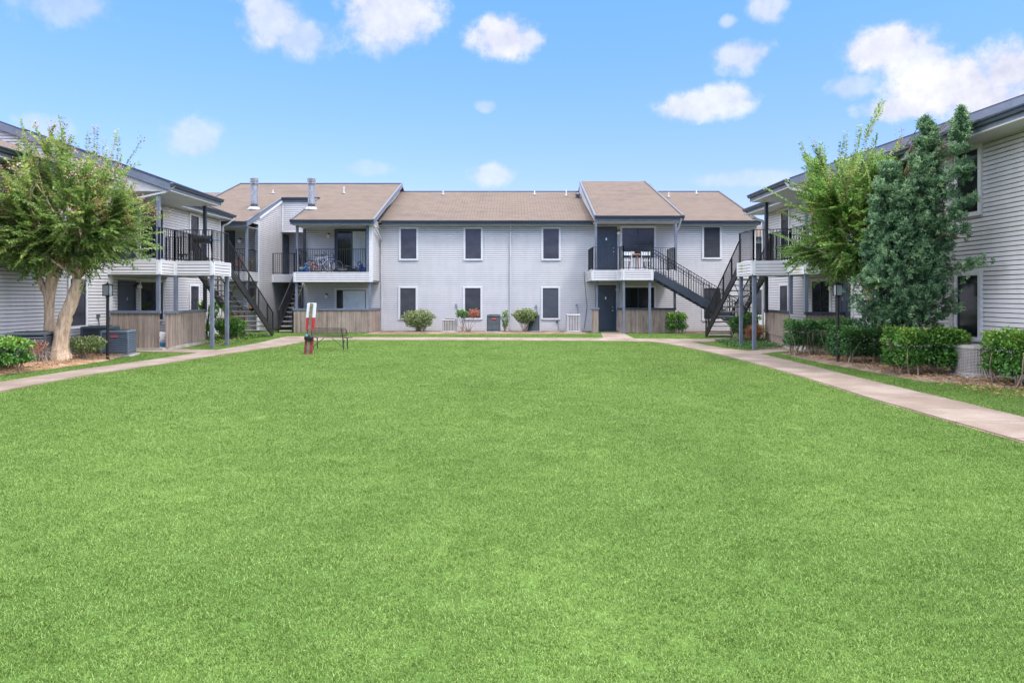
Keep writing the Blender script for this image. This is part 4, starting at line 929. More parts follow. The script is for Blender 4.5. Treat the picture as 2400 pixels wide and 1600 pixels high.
# ---------------------------------------------------------------- vegetation
def unit(a): return a/np.maximum(1e-9, np.linalg.norm(a, axis=-1, keepdims=True))
def leaves(name, P, D, Nn, L, Wd, mat, parent, var, fold=.25):
    P = np.asarray(P, float); n = len(P); D = unit(np.asarray(D, float)); Nn = np.asarray(Nn, float)
    Sd = unit(np.cross(D, Nn)); Nn = np.cross(Sd, D); L = np.broadcast_to(L, (n,))[:, None]; Wd = np.broadcast_to(Wd, (n,))[:, None]
    V = np.empty((n, 4, 3)); V[:, 0] = P; V[:, 1] = P+D*L*.45+Sd*Wd*.5+Nn*Wd*fold; V[:, 2] = P+D*L-Nn*L*.12; V[:, 3] = P+D*L*.45-Sd*Wd*.5+Nn*Wd*fold
    V = V.reshape(-1, 3); 
    if parent is not None: V = V-np.array(parent.location)
    me = bpy.data.meshes.new(name); me.vertices.add(4*n); me.vertices.foreach_set('co', V.ravel().astype(np.float32))
    idx = (np.arange(n)[:, None]*4+np.array([0, 1, 2, 0, 2, 3])).ravel().astype(np.int32)
    me.loops.add(6*n); me.loops.foreach_set('vertex_index', idx); me.polygons.add(2*n)
    me.polygons.foreach_set('loop_start', (np.arange(2*n)*3).astype(np.int32)); 
    a = me.attributes.new('var', 'FLOAT', 'POINT'); a.data.foreach_set('value', np.repeat(np.asarray(var, np.float32), 4))
    me.update(calc_edges=True); me.validate()
    me.materials.append(M[mat] if isinstance(mat, str) else mat)
    o = bpy.data.objects.new(name, me); COL.objects.link(o)
    if parent is not None: o.parent = parent
    return o
def rdir(n): return unit(rng.normal(size=(n, 3)))
def limb_path(a, b, bend, n=7):
    a = np.array(a); b = np.array(b); d = b-a; L = np.linalg.norm(d); off = rng.normal(size=3)*bend*L; off[2] = abs(off[2])*.3
    return [a+d*t+off*math.sin(PI*t)+np.array([0, 0, .08*L*math.sin(PI*t)]) for t in np.linspace(0, 1, n)]
def myrtle(label, base, trunks, crown_c, crown_r, nl, shoots, mat, extra, wall=None, seedN=400, pinkN=120, leafL=.10, droop=.06):
    t = thing('crape_myrtle_tree', label, 'tree', base)
    tops = []
    for pts, rad in trunks:
        m = MB()
        pp = [Vector(p) for p in pts]; P2 = []; R2 = []
        for i in range(len(pp)-1):
            for k in range(4): f = k/4; q = pp[i].lerp(pp[i+1], f); P2.append(q+Vector((random.uniform(-.012, .012), random.uniform(-.012, .012), 0))); R2.append((rad[i]*(1-f)+rad[i+1]*f)*random.uniform(.93, 1.08))
        P2.append(pp[-1]); R2.append(rad[-1]); m.tube(P2, R2, 14); m.build('trunk', 'bark', t, True); tops.append((pp[-1], rad[-1]))
    C = np.array(crown_c); Rr = np.array(crown_r); lm = MB(); P = []; D = []; var = []; seeds = []; tips = []
    SP = []; SD = []; SL_ = []
    for i in range(nl):
        tp, tr = tops[i % len(tops)]
        for _ in range(30):
            d = rdir(1)[0]
            if d[2] > -.55: break
        tgt = C+d*Rr*rng.uniform(.55, .88)
        if wall is not None: tgt[0] = max(tgt[0], wall) if wall < 0 else min(tgt[0], wall)
        path = limb_path(tp, tgt, .10); lm.tube([tuple(q) for q in path], [tr*.27*(1-k/7)+.005 for k in range(7)], 6)
        for _ in range(shoots):
            f = rng.uniform(.25, 1.0); k = min(5, int(f*6)); q = path[k]+(path[k+1]-path[k])*(f*6-k)
            out = unit((q-C)/Rr); sd = unit(out*.95+rdir(1)[0]*.55+np.array([0, 0, .42])); SP.append(q); SD.append(sd); SL_.append(rng.uniform(.35, .95)*(1 if f > .5 else .8))
    for q, sd, l in extra: SP.append(np.array(q)); SD.append(unit(np.array(sd))); SL_.append(l)
    ne = len(extra)
    for i in range(len(SP)):
        q, sd, l = SP[i], SD[i], SL_[i]; ex = i >= len(SP)-ne
        n = int(l/.042); ts = np.linspace(.06, 1, n)
        cur = (rng.normal(size=3)*.12*l) if not ex else rng.normal(size=3)*.05*l
        pts = q+sd*(ts[:, None]*l)+cur*(ts[:, None]**2)+np.array([0, 0, -droop*l if sd[2] < .5 and not ex else 0])*(ts[:, None]**2)
        if wall is not None:
            if wall < 0: pts[:, 0] = np.maximum(pts[:, 0], wall-.25)
            else: pts[:, 0] = np.minimum(pts[:, 0], wall+.25)
        lm.tube([tuple(pts[0]), tuple(pts[n//2]), tuple(pts[-1])], [.007, .005, .002], 4, False)
        side = unit(np.cross(sd, np.array([0, 0, 1.])+rng.normal(size=3)*.5)); 
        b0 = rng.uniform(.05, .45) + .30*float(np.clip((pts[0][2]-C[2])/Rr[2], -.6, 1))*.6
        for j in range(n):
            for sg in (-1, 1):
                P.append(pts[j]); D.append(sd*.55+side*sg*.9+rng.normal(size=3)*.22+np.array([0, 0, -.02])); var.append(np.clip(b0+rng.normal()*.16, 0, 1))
        tips.append(pts[-1])
    lm.build('branches', 'bark', t, True)
    P = np.array(P); D = np.array(D); Nn = np.array([0, 0, 1.])+rng.normal(size=P.shape)*.42
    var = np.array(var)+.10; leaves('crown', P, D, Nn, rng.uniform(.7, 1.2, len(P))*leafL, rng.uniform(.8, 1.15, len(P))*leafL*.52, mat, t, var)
    tips = np.array(tips); sc = ((tips-C)/Rr); cand = tips[(np.linalg.norm(sc, axis=1) > .65) & (sc[:, 2] > -.15)]
    if seedN:
        k = cand[rng.integers(0, len(cand), seedN)]; k = k+unit((k-C)/Rr)*.06; PP = np.repeat(k, 22, 0)+rng.normal(size=(seedN*22, 3))*np.array([.06, .06, .09])
        leaves('seed_heads', PP, rdir(len(PP)), rdir(len(PP)), .042, .026, 'seed', t, rng.uniform(0, 1, len(PP)))
    if pinkN:
        hi = cand[sc[(np.linalg.norm(sc, axis=1) > .65) & (sc[:, 2] > -.15)][:, 2] > .35]; hi = hi if len(hi) else cand
        k = hi[rng.integers(0, len(hi), pinkN)]; k = k[np.argsort(k[:, 0])][:max(6, pinkN)]
        PP = np.repeat(k, 18, 0)+rng.normal(size=(len(k)*18, 3))*.055
        leaves('blossoms', PP, rdir(len(PP)), rdir(len(PP)), .05, .045, 'pink', t, rng.uniform(0, 1, len(PP)))
    return t
TB0 = (-11.75, 18.5, .0)
myrtle('broad crape myrtle with twin smooth tan trunks at the left, pale pink blossom on top', TB0,
    [([(-11.95, 18.55, -.05), (-12.22, 18.6, .55), (-12.22, 18.6, 1.2), (-12.22, 18.6, 1.75), (-12.1, 18.6, 2.35)], [.16, .135, .12, .13, .15]),
     ([(-11.82, 18.45, -.08), (-11.85, 18.45, .30), (-11.80, 18.45, .75), (-11.68, 18.45, 1.2), (-11.55, 18.5, 1.6), (-11.38, 18.5, 2.15)], [.30, .22, .175, .16, .15, .14]),
     ([(-12.22, 18.6, 1.65), (-12.40, 18.6, 1.95), (-12.52, 18.6, 2.2)], [.10, .09, .07])],
    (-11.50, 18.5, 3.9), (1.86, 1.8, 1.85), 54, 35, 'myrtle',
    [((-12.6, 18.4, 5.35), (-.25, 0, 1), 1.05), ((-11.9, 18.4, 5.55), (.15, 0, 1), .5), ((-11.1, 18.4, 5.4), (.0, 0, 1), .6), ((-10.9, 18.4, 5.3), (.05, 0, 1), .75), ((-10.5, 18.4, 5.2), (.2, 0, 1), .85), ((-10.1, 18.4, 5.1), (.55, 0, .9), .75), ((-10.3, 18.4, 5.1), (.1, 0, 1), .8), ((-9.9, 18.4, 3.2), (1, 0, .35), .8), ((-9.8, 18.4, 3.5), (1, 0, .45), .75), ((-9.8, 18.3, 2.9), (1, 0, .1), .7), ((-10.1, 18.3, 2.6), (1, 0, .15), .8)],
    wall=-12.95, seedN=230, pinkN=34)
myrtle('tall crape myrtle with long upright shoots beside the right hedge', (9.75, 18.9, .0),
    [([(9.88, 18.8, -.05), (9.82, 18.8, .6), (9.70, 18.8, 1.15), (9.55, 18.8, 1.7), (9.35, 18.8, 2.2)], [.17, .12, .11, .10, .085]),
     ([(9.86, 18.8, .6), (9.92, 18.9, 1.3), (9.8, 19.0, 2.1)], [.09, .08, .07])],
    (8.95, 18.8, 3.62), (1.72, 1.45, 2.0), 52, 42, 'myrtle2',
    [((9.0, 18.8, 4.7), (.30, 0, 1), 1.6), ((9.4, 18.8, 5.9), (.42, 0, 1), 1.15), ((9.42, 18.8, 5.8), (.46, .1, 1), 1.1), ((8.2, 18.8, 4.4), (-.38, 0, 1), 1.6), ((8.35, 18.8, 4.6), (-.02, 0, 1), 1.25), ((8.1, 18.8, 4.4), (-.2, 0, 1), 1.1), ((8.9, 18.8, 5.0), (-.0, 0, 1), 1.05), ((9.1, 18.8, 4.9), (.12, 0, 1), 1.3), ((9.4, 18.8, 4.8), (.25, 0, 1), 1.25), ((9.6, 18.8, 4.8), (.15, 0, 1), 1.2), ((8.7, 18.8, 4.9), (.1, 0, 1), .9), ((7.9, 18.8, 3.9), (-1, 0, .62), 1.25), ((7.8, 18.8, 3.7), (-1, 0, .35), .7), ((7.6, 18.8, 3.1), (-1, 0, .45), .7), ((7.7, 18.8, 2.8), (-1, 0, .1), .6), ((9.9, 18.3, 4.6), (.55, -.1, .9), 1.1)],
    wall=10.3, seedN=130, pinkN=0)
def conifer(label, x, y, spires, leafn=24):
    t = thing('podocarpus_tree', label, 'tree', (x, y, 0)); P = []; D = []; var = []; br = MB()
    br.tube([(x, y, -.05), (x+.03, y, 1.2), (x+.12, y-.3, 2.6), (x+.2, y-.5, 3.6)], [.08, .065, .04, .015], 8)
    br.tube([(x-.1, y, -.05), (x-.5, y, 1.2), (x-.75, y, 3.2)], [.06, .05, .015], 8)
    tuft = []
    for (cx, cy, z0, z1, r, n) in spires:
        for i in range(int(n/13)):
            f = rng.uniform(0, 1)**.9; zz = z0+(z1-z0)*f
            prof = r*(math.sin(min(1, (f+.12)*1.6)*PI/2)*(1-f)**.62+.04)*rng.uniform(.72, 1.22)
            a = rng.uniform(0, 2*PI); rr = prof*(rng.uniform(.25, 1))**.5
            c0 = np.array([cx+rr*math.cos(a), cy+rr*math.sin(a), zz]); out = unit(np.array([math.cos(a)*.75, math.sin(a)*.75, .8])+rng.normal(size=3)*.25)
            R_ = .06+.11*min(1, rr/.4)*rng.uniform(.6, 1.3); ln_ = rng.uniform(.5, 1.6); sh = rng.normal()*.12
            for k in range(14):
                c = c0+rng.normal(size=3)*R_*.55+out*R_*rng.uniform(-.6, ln_); c[0] = min(c[0], 10.5)
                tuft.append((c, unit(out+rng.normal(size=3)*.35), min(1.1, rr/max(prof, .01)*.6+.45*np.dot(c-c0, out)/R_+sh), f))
    for b0, b1, n, r in (((x+.4, y-.6, 2.2), (x+.85, y-1.5, 2.42), 90, .16), ((x+.4, y-.5, 1.3), (x+.75, y-.9, 1.45), 50, .12), ((x+.4, y-.7, 2.9), (x+.75, y-1.1, 3.15), 40, .12)):
        b0 = np.array(b0); b1 = np.array(b1); br.tube([tuple(b0), tuple(b1)], [.03, .006], 6)
        for _ in range(n): f = rng.uniform(0, 1.05); tuft.append((b0+(b1-b0)*f+rng.normal(size=3)*r*.6, unit((b1-b0)+rng.normal(size=3)*.6+np.array([0, 0, .3])), 1, .4))
    for c, d, e, f in tuft:
        if rng.uniform() < .04 and e < .8: br.tube([(x+.03+(c[0]-x)*.1, y, max(.3, c[2]-.5)), tuple(c)], [.014, .004], 4, False)
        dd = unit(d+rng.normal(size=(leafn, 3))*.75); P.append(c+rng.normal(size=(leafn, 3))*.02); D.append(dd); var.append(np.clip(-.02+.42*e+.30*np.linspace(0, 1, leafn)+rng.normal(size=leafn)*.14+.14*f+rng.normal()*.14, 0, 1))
    P = np.concatenate(P); D = np.concatenate(D); var = np.concatenate(var)
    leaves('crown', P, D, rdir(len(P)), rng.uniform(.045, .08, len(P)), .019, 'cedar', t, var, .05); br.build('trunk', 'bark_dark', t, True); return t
conifer('dense blue-green podocarpus tree with two pointed tips beside the big dark window', 9.25, 16.6,
    [(9.32, 15.85, 1.6, 5.66, .56, 1900), (9.50, 14.95, 3.0, 5.62, .27, 560), (8.70, 16.3, 1.0, 4.85, .56, 1400), (9.0, 16.2, .80, 4.2, .84, 2300), (9.38, 15.8, .95, 3.7, .45, 700), (8.4, 16.6, .95, 3.2, .42, 450)])
def shrub(name, label, cx, cy, rx, ry, z0, z1, n, mat, shape='round', leafL=.06, ratio=.55, stems=9, group=None, bare=.25, cat='shrub', stemmat='twig', crownbase=None):
    g0 = gz(cx, cy); t = thing(name, label, cat, (cx, cy, g0), group)
    cb = z0; C = np.array([cx, cy, (cb+z1)/2]); H = (z1-cb)/2
    u = rdir(n)
    if shape == 'box': u = np.sign(u)*np.abs(u)**.55; u = u/((np.abs(u)**5).sum(1, keepdims=True)**.2)*rng.uniform(.86, 1.02, (n, 1)); 
    k = rng.uniform(.0, 1, n)**.32
    lump = 1+.10*np.sin(u[:, 0]*5+cx*3)*np.cos(u[:, 1]*4+1)+.08*np.sin(u[:, 2]*7+u[:, 0]*6)
    P = C+u*np.array([rx, ry, H])*(k*lump)[:, None]
    if shape != 'box':
        low = P[:, 2] < C[2]; P[low, 0] = cx+(P[low, 0]-cx)*.85
    D = unit(u*.8+rng.normal(size=(n, 3))*.7+np.array([0, 0, .35])); Nn = unit(u*.7+np.array([0, 0, .8])+rng.normal(size=(n, 3))*.5)
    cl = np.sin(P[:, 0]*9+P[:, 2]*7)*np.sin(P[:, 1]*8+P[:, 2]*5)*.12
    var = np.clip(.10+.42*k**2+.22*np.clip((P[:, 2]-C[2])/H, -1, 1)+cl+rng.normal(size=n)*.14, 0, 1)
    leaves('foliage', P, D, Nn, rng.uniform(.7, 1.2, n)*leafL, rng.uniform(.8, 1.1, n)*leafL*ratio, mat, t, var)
    m = MB()
    for i in range(stems):
        a = rng.uniform(0, 2*PI); f = rng.uniform(.35, .9); e = (cx+rx*f*math.cos(a), cy+ry*f*math.sin(a), cb+(z1-cb)*rng.uniform(.25, .7)); b = (cx+rx*.35*rng.normal()*.4, cy+ry*.2*rng.normal()*.3, g0-.03)
        if shape == 'box': b = (cx+rx*rng.uniform(-.8, .8), cy+ry*rng.uniform(-.8, .8), g0-.03); e = (b[0]+rng.normal()*.15, b[1]+rng.normal()*.15-.05, cb+(z1-cb)*.5)
        mid = tuple((b[k_]*.5+e[k_]*.5)+rng.normal()*.04 for k_ in range(3)); m.tube([b, mid, e], [.018, .013, .006], 6, False)
    m.build('stems', stemmat, t, True); return t
HG = 'clipped hedge shrubs'
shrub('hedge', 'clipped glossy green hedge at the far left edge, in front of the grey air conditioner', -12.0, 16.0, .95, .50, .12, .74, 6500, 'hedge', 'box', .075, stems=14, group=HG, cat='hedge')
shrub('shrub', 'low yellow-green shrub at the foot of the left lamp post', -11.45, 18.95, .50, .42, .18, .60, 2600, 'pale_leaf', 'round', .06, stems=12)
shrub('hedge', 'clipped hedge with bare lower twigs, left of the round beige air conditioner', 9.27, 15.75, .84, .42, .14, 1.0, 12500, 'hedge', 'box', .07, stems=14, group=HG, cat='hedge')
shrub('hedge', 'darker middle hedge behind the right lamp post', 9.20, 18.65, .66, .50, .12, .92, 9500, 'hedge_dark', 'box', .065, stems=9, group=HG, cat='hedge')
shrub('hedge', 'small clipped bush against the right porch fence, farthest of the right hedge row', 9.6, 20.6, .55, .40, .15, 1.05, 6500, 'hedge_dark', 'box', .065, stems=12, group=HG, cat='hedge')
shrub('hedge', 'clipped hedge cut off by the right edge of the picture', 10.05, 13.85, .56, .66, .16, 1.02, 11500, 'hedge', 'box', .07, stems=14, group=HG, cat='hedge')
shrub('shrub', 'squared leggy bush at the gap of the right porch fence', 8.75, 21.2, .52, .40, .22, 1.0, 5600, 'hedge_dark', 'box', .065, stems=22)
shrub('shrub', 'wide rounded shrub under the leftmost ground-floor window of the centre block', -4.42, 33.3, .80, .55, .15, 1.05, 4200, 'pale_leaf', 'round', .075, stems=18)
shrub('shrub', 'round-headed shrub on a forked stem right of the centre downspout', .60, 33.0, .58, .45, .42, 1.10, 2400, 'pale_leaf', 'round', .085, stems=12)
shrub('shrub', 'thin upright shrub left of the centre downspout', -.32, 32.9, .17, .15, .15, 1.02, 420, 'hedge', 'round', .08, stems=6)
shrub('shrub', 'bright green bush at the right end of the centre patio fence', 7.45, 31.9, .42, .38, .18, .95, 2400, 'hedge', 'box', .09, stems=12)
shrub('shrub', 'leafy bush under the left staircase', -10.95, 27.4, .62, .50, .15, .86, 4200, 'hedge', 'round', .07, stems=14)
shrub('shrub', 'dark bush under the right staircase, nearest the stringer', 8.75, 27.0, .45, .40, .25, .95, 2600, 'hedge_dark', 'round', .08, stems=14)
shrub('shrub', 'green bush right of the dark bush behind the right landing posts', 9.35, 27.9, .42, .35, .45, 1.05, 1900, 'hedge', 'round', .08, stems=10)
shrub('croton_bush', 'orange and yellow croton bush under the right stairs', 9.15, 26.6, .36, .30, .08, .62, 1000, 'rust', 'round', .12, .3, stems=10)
# bare-stemmed ornamental with one green and one coral head
t = shrub('ornamental_shrub', 'spindly shrub with one green and one coral head, under the middle ground-floor window', -2.33, 32.9, .28, .22, .68, 1.05, 420, 'hedge', 'round', .09, stems=8)
def loose_leaves(nm, par, c, r, n, mat, L, ratio=.5):
    P = np.array(c)+rdir(n)*np.array(r)*(rng.uniform(0, 1, (n, 1))**.4); leaves(nm, P, rdir(n)+np.array([0, 0, .4]), rdir(n), L, L*ratio, mat, par, rng.uniform(0, 1, n))
loose_leaves('coral_foliage', t, (-1.78, 32.9, .88), (.32, .2, .22), 330, 'redleaf', .10, .35)
m = MB()
for e in ((-2.7, 32.9, .42), (-2.45, 32.9, .65), (-2.3, 33, .8), (-2.0, 32.9, .7), (-1.75, 32.9, .8), (-1.6, 32.85, .65)): m.tube([(-2.05, 32.9, -.05), ((e[0]-2.05)/2, 32.9, e[2]*.5), e], [.025, .018, .008], 6)
m.build('branches', 'twig', t, True)
t = shrub('flower_bush', 'coral-red flowering plant with dry twigs at the foot of the left tree', -11.9, 17.6, .26, .22, .30, .58, 330, 'redleaf', 'round', .055, .4, stems=14)
m = MB()
for i in range(50):
    a = (-11.75+rng.normal()*.25, 17.6+rng.normal()*.15, .0); m.tube([a, (a[0]+rng.normal()*.1, a[1], .15+rng.uniform(0, .12)), (a[0]+rng.normal()*.22, a[1]+rng.normal()*.1, .25+rng.uniform(0, .2))], [.009, .006, .003], 4, False)
m.build('dry_twigs', 'twig', t)
# broad-leaved plant behind the left landing posts
t = thing('canna_plant', 'tall broad-leaved canna with a yellow flower behind the left landing posts', 'plant', (-11.3, 27.2, 0))
P = []; D = []
for i in range(46): h_ = rng.uniform(.2, 1.25); a = rng.uniform(0, 2*PI); P.append((-11.75+.12*math.cos(a), 27.2+.12*math.sin(a), h_)); D.append((math.cos(a)*.7, math.sin(a)*.7, .9))
P += [(x_-.45+1.0, y_, z_) for x_, y_, z_ in P[:20]]; D += D[:20]
leaves('foliage', P, D, rdir(len(P)), .48, .13, 'hedge', t, rng.uniform(.35, .9, len(P)), .1)
m = MB()
for k in range(8): m.tube([(-11.75+rng.normal()*.08, 27.2+rng.normal()*.08, -.03), (-11.75+rng.normal()*.1, 27.2, 1.2)], [.018, .01], 6, False)
m.build('stems', 'hedge', t)
loose_leaves('flowers', t, (-11.55, 27.1, .95), (.09, .08, .08), 60, 'yellow', .06, .6)
# potted plants
def potted(label, x, y, z, h=.45, r=.13, n=46):
    t = thing('potted_plant', label, 'potted plant', (x, y, z)); TB(MB().lathe((0, 0, 0), [(r*.7, 0), (r, .24), (r+.015, .25), (r+.015, .28), (r-.02, .28)], 16), 'pot', 'terracotta', t)
    a = rng.uniform(0, 2*PI, n); P = np.stack([x+.04*np.cos(a), y+.04*np.sin(a), np.full(n, z+.27)], 1); D = np.stack([np.cos(a)*.55, np.sin(a)*.55, rng.uniform(.6, 1.3, n)], 1)
    leaves('foliage', P, D, rdir(n), rng.uniform(.6, 1, n)*h, .035, 'pale_leaf', t, rng.uniform(.4, 1, n), .1); return t
potted('spiky potted plant on the far-left balcony beside the orange bicycle', -12.3, 32.85, D1)
potted('yellow-green potted plant hanging low under the far-left balcony', -12.25, 32.9, 1.12, .42)
potted('bushy potted plant seen through the left stair treads', -12.85, 31.6, .0, .9, .16, 80)

# ---------------------------------------------------------------- ground cover and grass (stuff)
gc_n = 9000
P = np.stack([rng.uniform(7.9, 10.3, gc_n), rng.uniform(23.9, 27.5, gc_n), np.zeros(gc_n)], 1); P[:, 2] = [gz(a, b)+.03+rng.uniform(0, .07) for a, b in P[:, :2]]
tag(leaves('ground_cover', P, rdir(gc_n)+np.array([0, 0, .3]), rdir(gc_n)+np.array([0, 0, 1]), .05, .03, 'hedge_dark', None, rng.uniform(0, 1, gc_n)), 'low dark ground cover under the right staircase', 'ground cover', kind='stuff')
gc_n = 5000
P = np.stack([rng.uniform(-12.6, -10.3, gc_n), rng.uniform(25.4, 30.0, gc_n), np.zeros(gc_n)], 1); P[:, 2] = [gz(a, b)+.03+rng.uniform(0, .08) for a, b in P[:, :2]]
tag(leaves('ground_cover', P, rdir(gc_n)+np.array([0, 0, .3]), rdir(gc_n)+np.array([0, 0, 1]), .055, .03, 'hedge', None, rng.uniform(0, 1, gc_n)), 'low green ground cover under the left staircase', 'ground cover', kind='stuff')
for nm, x0, x1, y0, y1, n, lb in (('leaf_litter', 8.5, 10.5, 12, 22, 2600, 'dry brown leaf litter on the soil bed along the right building'), ('leaf_litter', -12.9, -11.0, 14, 21, 2600, 'dry straw litter on the bed around the left tree')):
    P = np.stack([rng.uniform(x0, x1, n), rng.uniform(y0, y1, n), np.zeros(n)], 1); P[:, 2] = [gz(a, b)+.045+rng.uniform(0, .03)+(.06 if x0 < 0 else 0) for a, b in P[:, :2]]
    tag(leaves(nm, P, rdir(n)*np.array([1, 1, .2]), rdir(n)+np.array([0, 0, 1]), rng.uniform(.04, .09, n), .018 if x0 < 0 else .03, 'seed', None, rng.uniform(0, 1, n)), lb, 'leaf litter', kind='stuff')
# tuft prototypes live in a collection that is not linked to the scene
PC = bpy.data.collections.new('grass_tufts')
def tuft(idx, nb, h0, h1, spread, w):
    P = np.zeros((nb, 3)); a = rng.uniform(0, 2*PI, nb); r = spread*np.sqrt(rng.uniform(0, 1, nb)); P[:, 0] = r*np.cos(a); P[:, 1] = r*np.sin(a); P[:, 2] = -.006
    b = rng.uniform(0, 2*PI, nb); tilt = rng.uniform(.25, 1.25, nb); h = rng.uniform(h0, h1, nb); V = np.empty((nb, 5, 3))
    d = np.stack([np.cos(b)*np.sin(tilt), np.sin(b)*np.sin(tilt), np.cos(tilt)], 1); sd = np.stack([-np.sin(b), np.cos(b), np.zeros(nb)], 1)
    V[:, 0] = P-sd*w*.5; V[:, 1] = P+sd*w*.5; mid = P+d*h[:, None]*.55; V[:, 2] = mid+sd*w*.45; V[:, 3] = mid-sd*w*.45; V[:, 4] = mid+(d*.75+np.array([0, 0, -.35]))*h[:, None]*.5
    me = bpy.data.meshes.new('tuft'); fs = []
    for i in range(nb): k = 5*i; fs += [(k, k+1, k+2, k+3), (k+3, k+2, k+4)]
    me.from_pydata(V.reshape(-1, 3).tolist(), [], fs); at = me.attributes.new('var', 'FLOAT', 'POINT'); at.data.foreach_set('value', np.repeat(np.clip(rng.normal(.47, .24, nb), 0, 1), 5).astype(np.float32)); me.materials.append(M['blade'])
    o = bpy.data.objects.new('tuft_%d' % idx, me); PC.objects.link(o)
for i in range(6): tuft(i, 46, .022, .050, .085, .0044)
def gn_grass(name, label, pts, scale):
    me = bpy.data.meshes.new(name); me.vertices.add(len(pts)); me.vertices.foreach_set('co', np.asarray(pts, np.float32).ravel())
    a = me.attributes.new('sc', 'FLOAT', 'POINT'); a.data.foreach_set('value', np.asarray(scale, np.float32)); me.update()
    o = bpy.data.objects.new(name, me); COL.objects.link(o); me.materials.append(M['blade'])
    ng = bpy.data.node_groups.new('scatter_'+name, 'GeometryNodeTree'); ng.interface.new_socket('Geometry', in_out='INPUT', socket_type='NodeSocketGeometry'); ng.interface.new_socket('Geometry', in_out='OUTPUT', socket_type='NodeSocketGeometry')
    nn = ng.nodes; L = ng.links; gi = nn.new('NodeGroupInput'); go = nn.new('NodeGroupOutput'); ip = nn.new('GeometryNodeInstanceOnPoints'); ci = nn.new('GeometryNodeCollectionInfo')
    ci.inputs['Collection'].default_value = PC; ci.inputs['Separate Children'].default_value = True; ip.inputs['Pick Instance'].default_value = True
    rv = nn.new('FunctionNodeRandomValue'); rv.data_type = 'FLOAT_VECTOR'; rv.inputs[0].default_value = (-.12, -.12, 0); rv.inputs[1].default_value = (.12, .12, 6.283)
    na = nn.new('GeometryNodeInputNamedAttribute'); na.data_type = 'FLOAT'; na.inputs[0].default_value = 'sc'
    L.new(gi.outputs[0], ip.inputs['Points']); L.new(ci.outputs[0], ip.inputs['Instance']); L.new(rv.outputs[0], ip.inputs['Rotation']); L.new(na.outputs['Attribute'], ip.inputs['Scale']); L.new(ip.outputs[0], go.inputs[0])
    md = o.modifiers.new('scatter', 'NODES'); md.node_group = ng; tag(o, label, 'grass', kind='stuff'); return o
def vi(tab, v): a = np.array(tab); return np.interp(v, a[:, 0], a[:, 1])
def inpoly(x, y, poly):
    c = np.zeros(len(x), bool); n = len(poly)
    for i in range(n):
        (x0, y0), (x1, y1) = poly[i], poly[(i+1) % n]
        with np.errstate(divide='ignore', invalid='ignore'): c ^= ((y0 > y) != (y1 > y)) & (x < (x1-x0)*(y-y0)/(y1-y0+1e-12)+x0)
    return c
vgz = np.vectorize(gz)
def scatter(x0, x1, y0, y1, dens, sc, edge=.02):
    n = int((x1-x0)*(y1-y0)*dens); x = rng.uniform(x0, x1, n); y = rng.uniform(y0, y1, n)
    return x, y, np.full(n, sc)*rng.uniform(.75, 1.25, n)
X, Y, Sc = [], [], []
for x0, x1, y0, y1, dens, sc in ((-3.2, 3.2, 2.2, 4, 620, .72), (-4.6, 4.6, 4, 6, 520, .78), (-6, 6, 6, 8, 420, .85), (-7.5, 7.0, 8, 10.5, 330, .95), (-9.6, 7.0, 10.5, 14, 250, 1.05), (-9.6, 7, 14, 19, 190, 1.15), (-9.6, 7, 19, 28.5, 140, 1.3)):
    a, b, c = scatter(x0, x1, y0, y1, dens, sc); X.append(a); Y.append(b); Sc.append(c)
X = np.concatenate(X); Y = np.concatenate(Y); Sc = np.concatenate(Sc); wv = .025*np.sin(Y*9)+.02*np.sin(Y*23)
ok = (X > vi(LP_in, Y)+.02+wv) & (X < vi(RP_in, Y)-.02+wv) & (Y < vi(CP_f, X)-.03+.02*np.sin(X*11)) & ~((np.hypot(X-px_, Y-py_) < .2))
gn_grass('lawn_grass', 'mown bright green grass of the central lawn', np.stack([X[ok], Y[ok], vgz(X[ok], Y[ok])], 1), Sc[ok])
X, Y, Sc = [], [], []
for x0, x1, y0, y1, dens, sc in ((7.5, 10.5, 8.5, 13, 260, 1.0), (7.5, 10.5, 13, 23, 210, 1.1), (-13, -8.6, 12, 17, 200, 1.1), (-13, -8.6, 17, 27, 170, 1.15), (6.5, 9, 22.5, 29, 140, 1.2), (-13, -9, 25, 34, 120, 1.25), (-9.4, 12, 28.4, 34, 110, 1.3)):
    a, b, c = scatter(x0, x1, y0, y1, dens, sc); X.append(a); Y.append(b); Sc.append(c)
X = np.concatenate(X); Y = np.concatenate(Y); Sc = np.concatenate(Sc); wv = .03*np.sin(Y*7)+.02*np.sin(X*19)
ok = np.ones(len(X), bool)
for p in BEDS.values(): 
    cx = sum(q[0] for q in p)/len(p); cy = sum(q[1] for q in p)/len(p); ok &= ~inpoly(cx+(X-cx)*(1.03+.5*wv), cy+(Y-cy)*1.02, p)
main_l = (X > vi(LP_out, Y)-.02) & (X < vi(RP_out, Y)+.02) & (Y < vi(CP_b, X)+.03); ok &= ~main_l
ok &= ~((Y > vi(CP_f, X)-.03) & (Y < vi(CP_b, X)+.03) & (X > -9.4) & (X < 9.5))
ok &= ~((X > 3.6) & (X < 5.2) & (Y < 34.4) & (Y > 28)); ok &= ~inpoly(X, Y, [(7.6, 22.1), (10, 22.65), (10, 23.45), (7.6, 23.5)]); ok &= ~inpoly(X, Y, [(-9.5, 21.6), (-12.5, 22.5), (-12.5, 24.0), (-9.5, 23.0)])
ok &= ~((X < -11.3) & (Y > 22.6) & (Y < 26.8)); ok &= (Y < 31.9+.3*np.sin(X*2.1)) | (X > 7)
thin = (X < -9) & (Y > 24) & (rng.uniform(size=len(X)) < .45); ok &= ~thin
gn_grass('verge_grass', 'strips of grass between the paths and the planted beds', np.stack([X[ok], Y[ok], vgz(X[ok], Y[ok])], 1), Sc[ok])

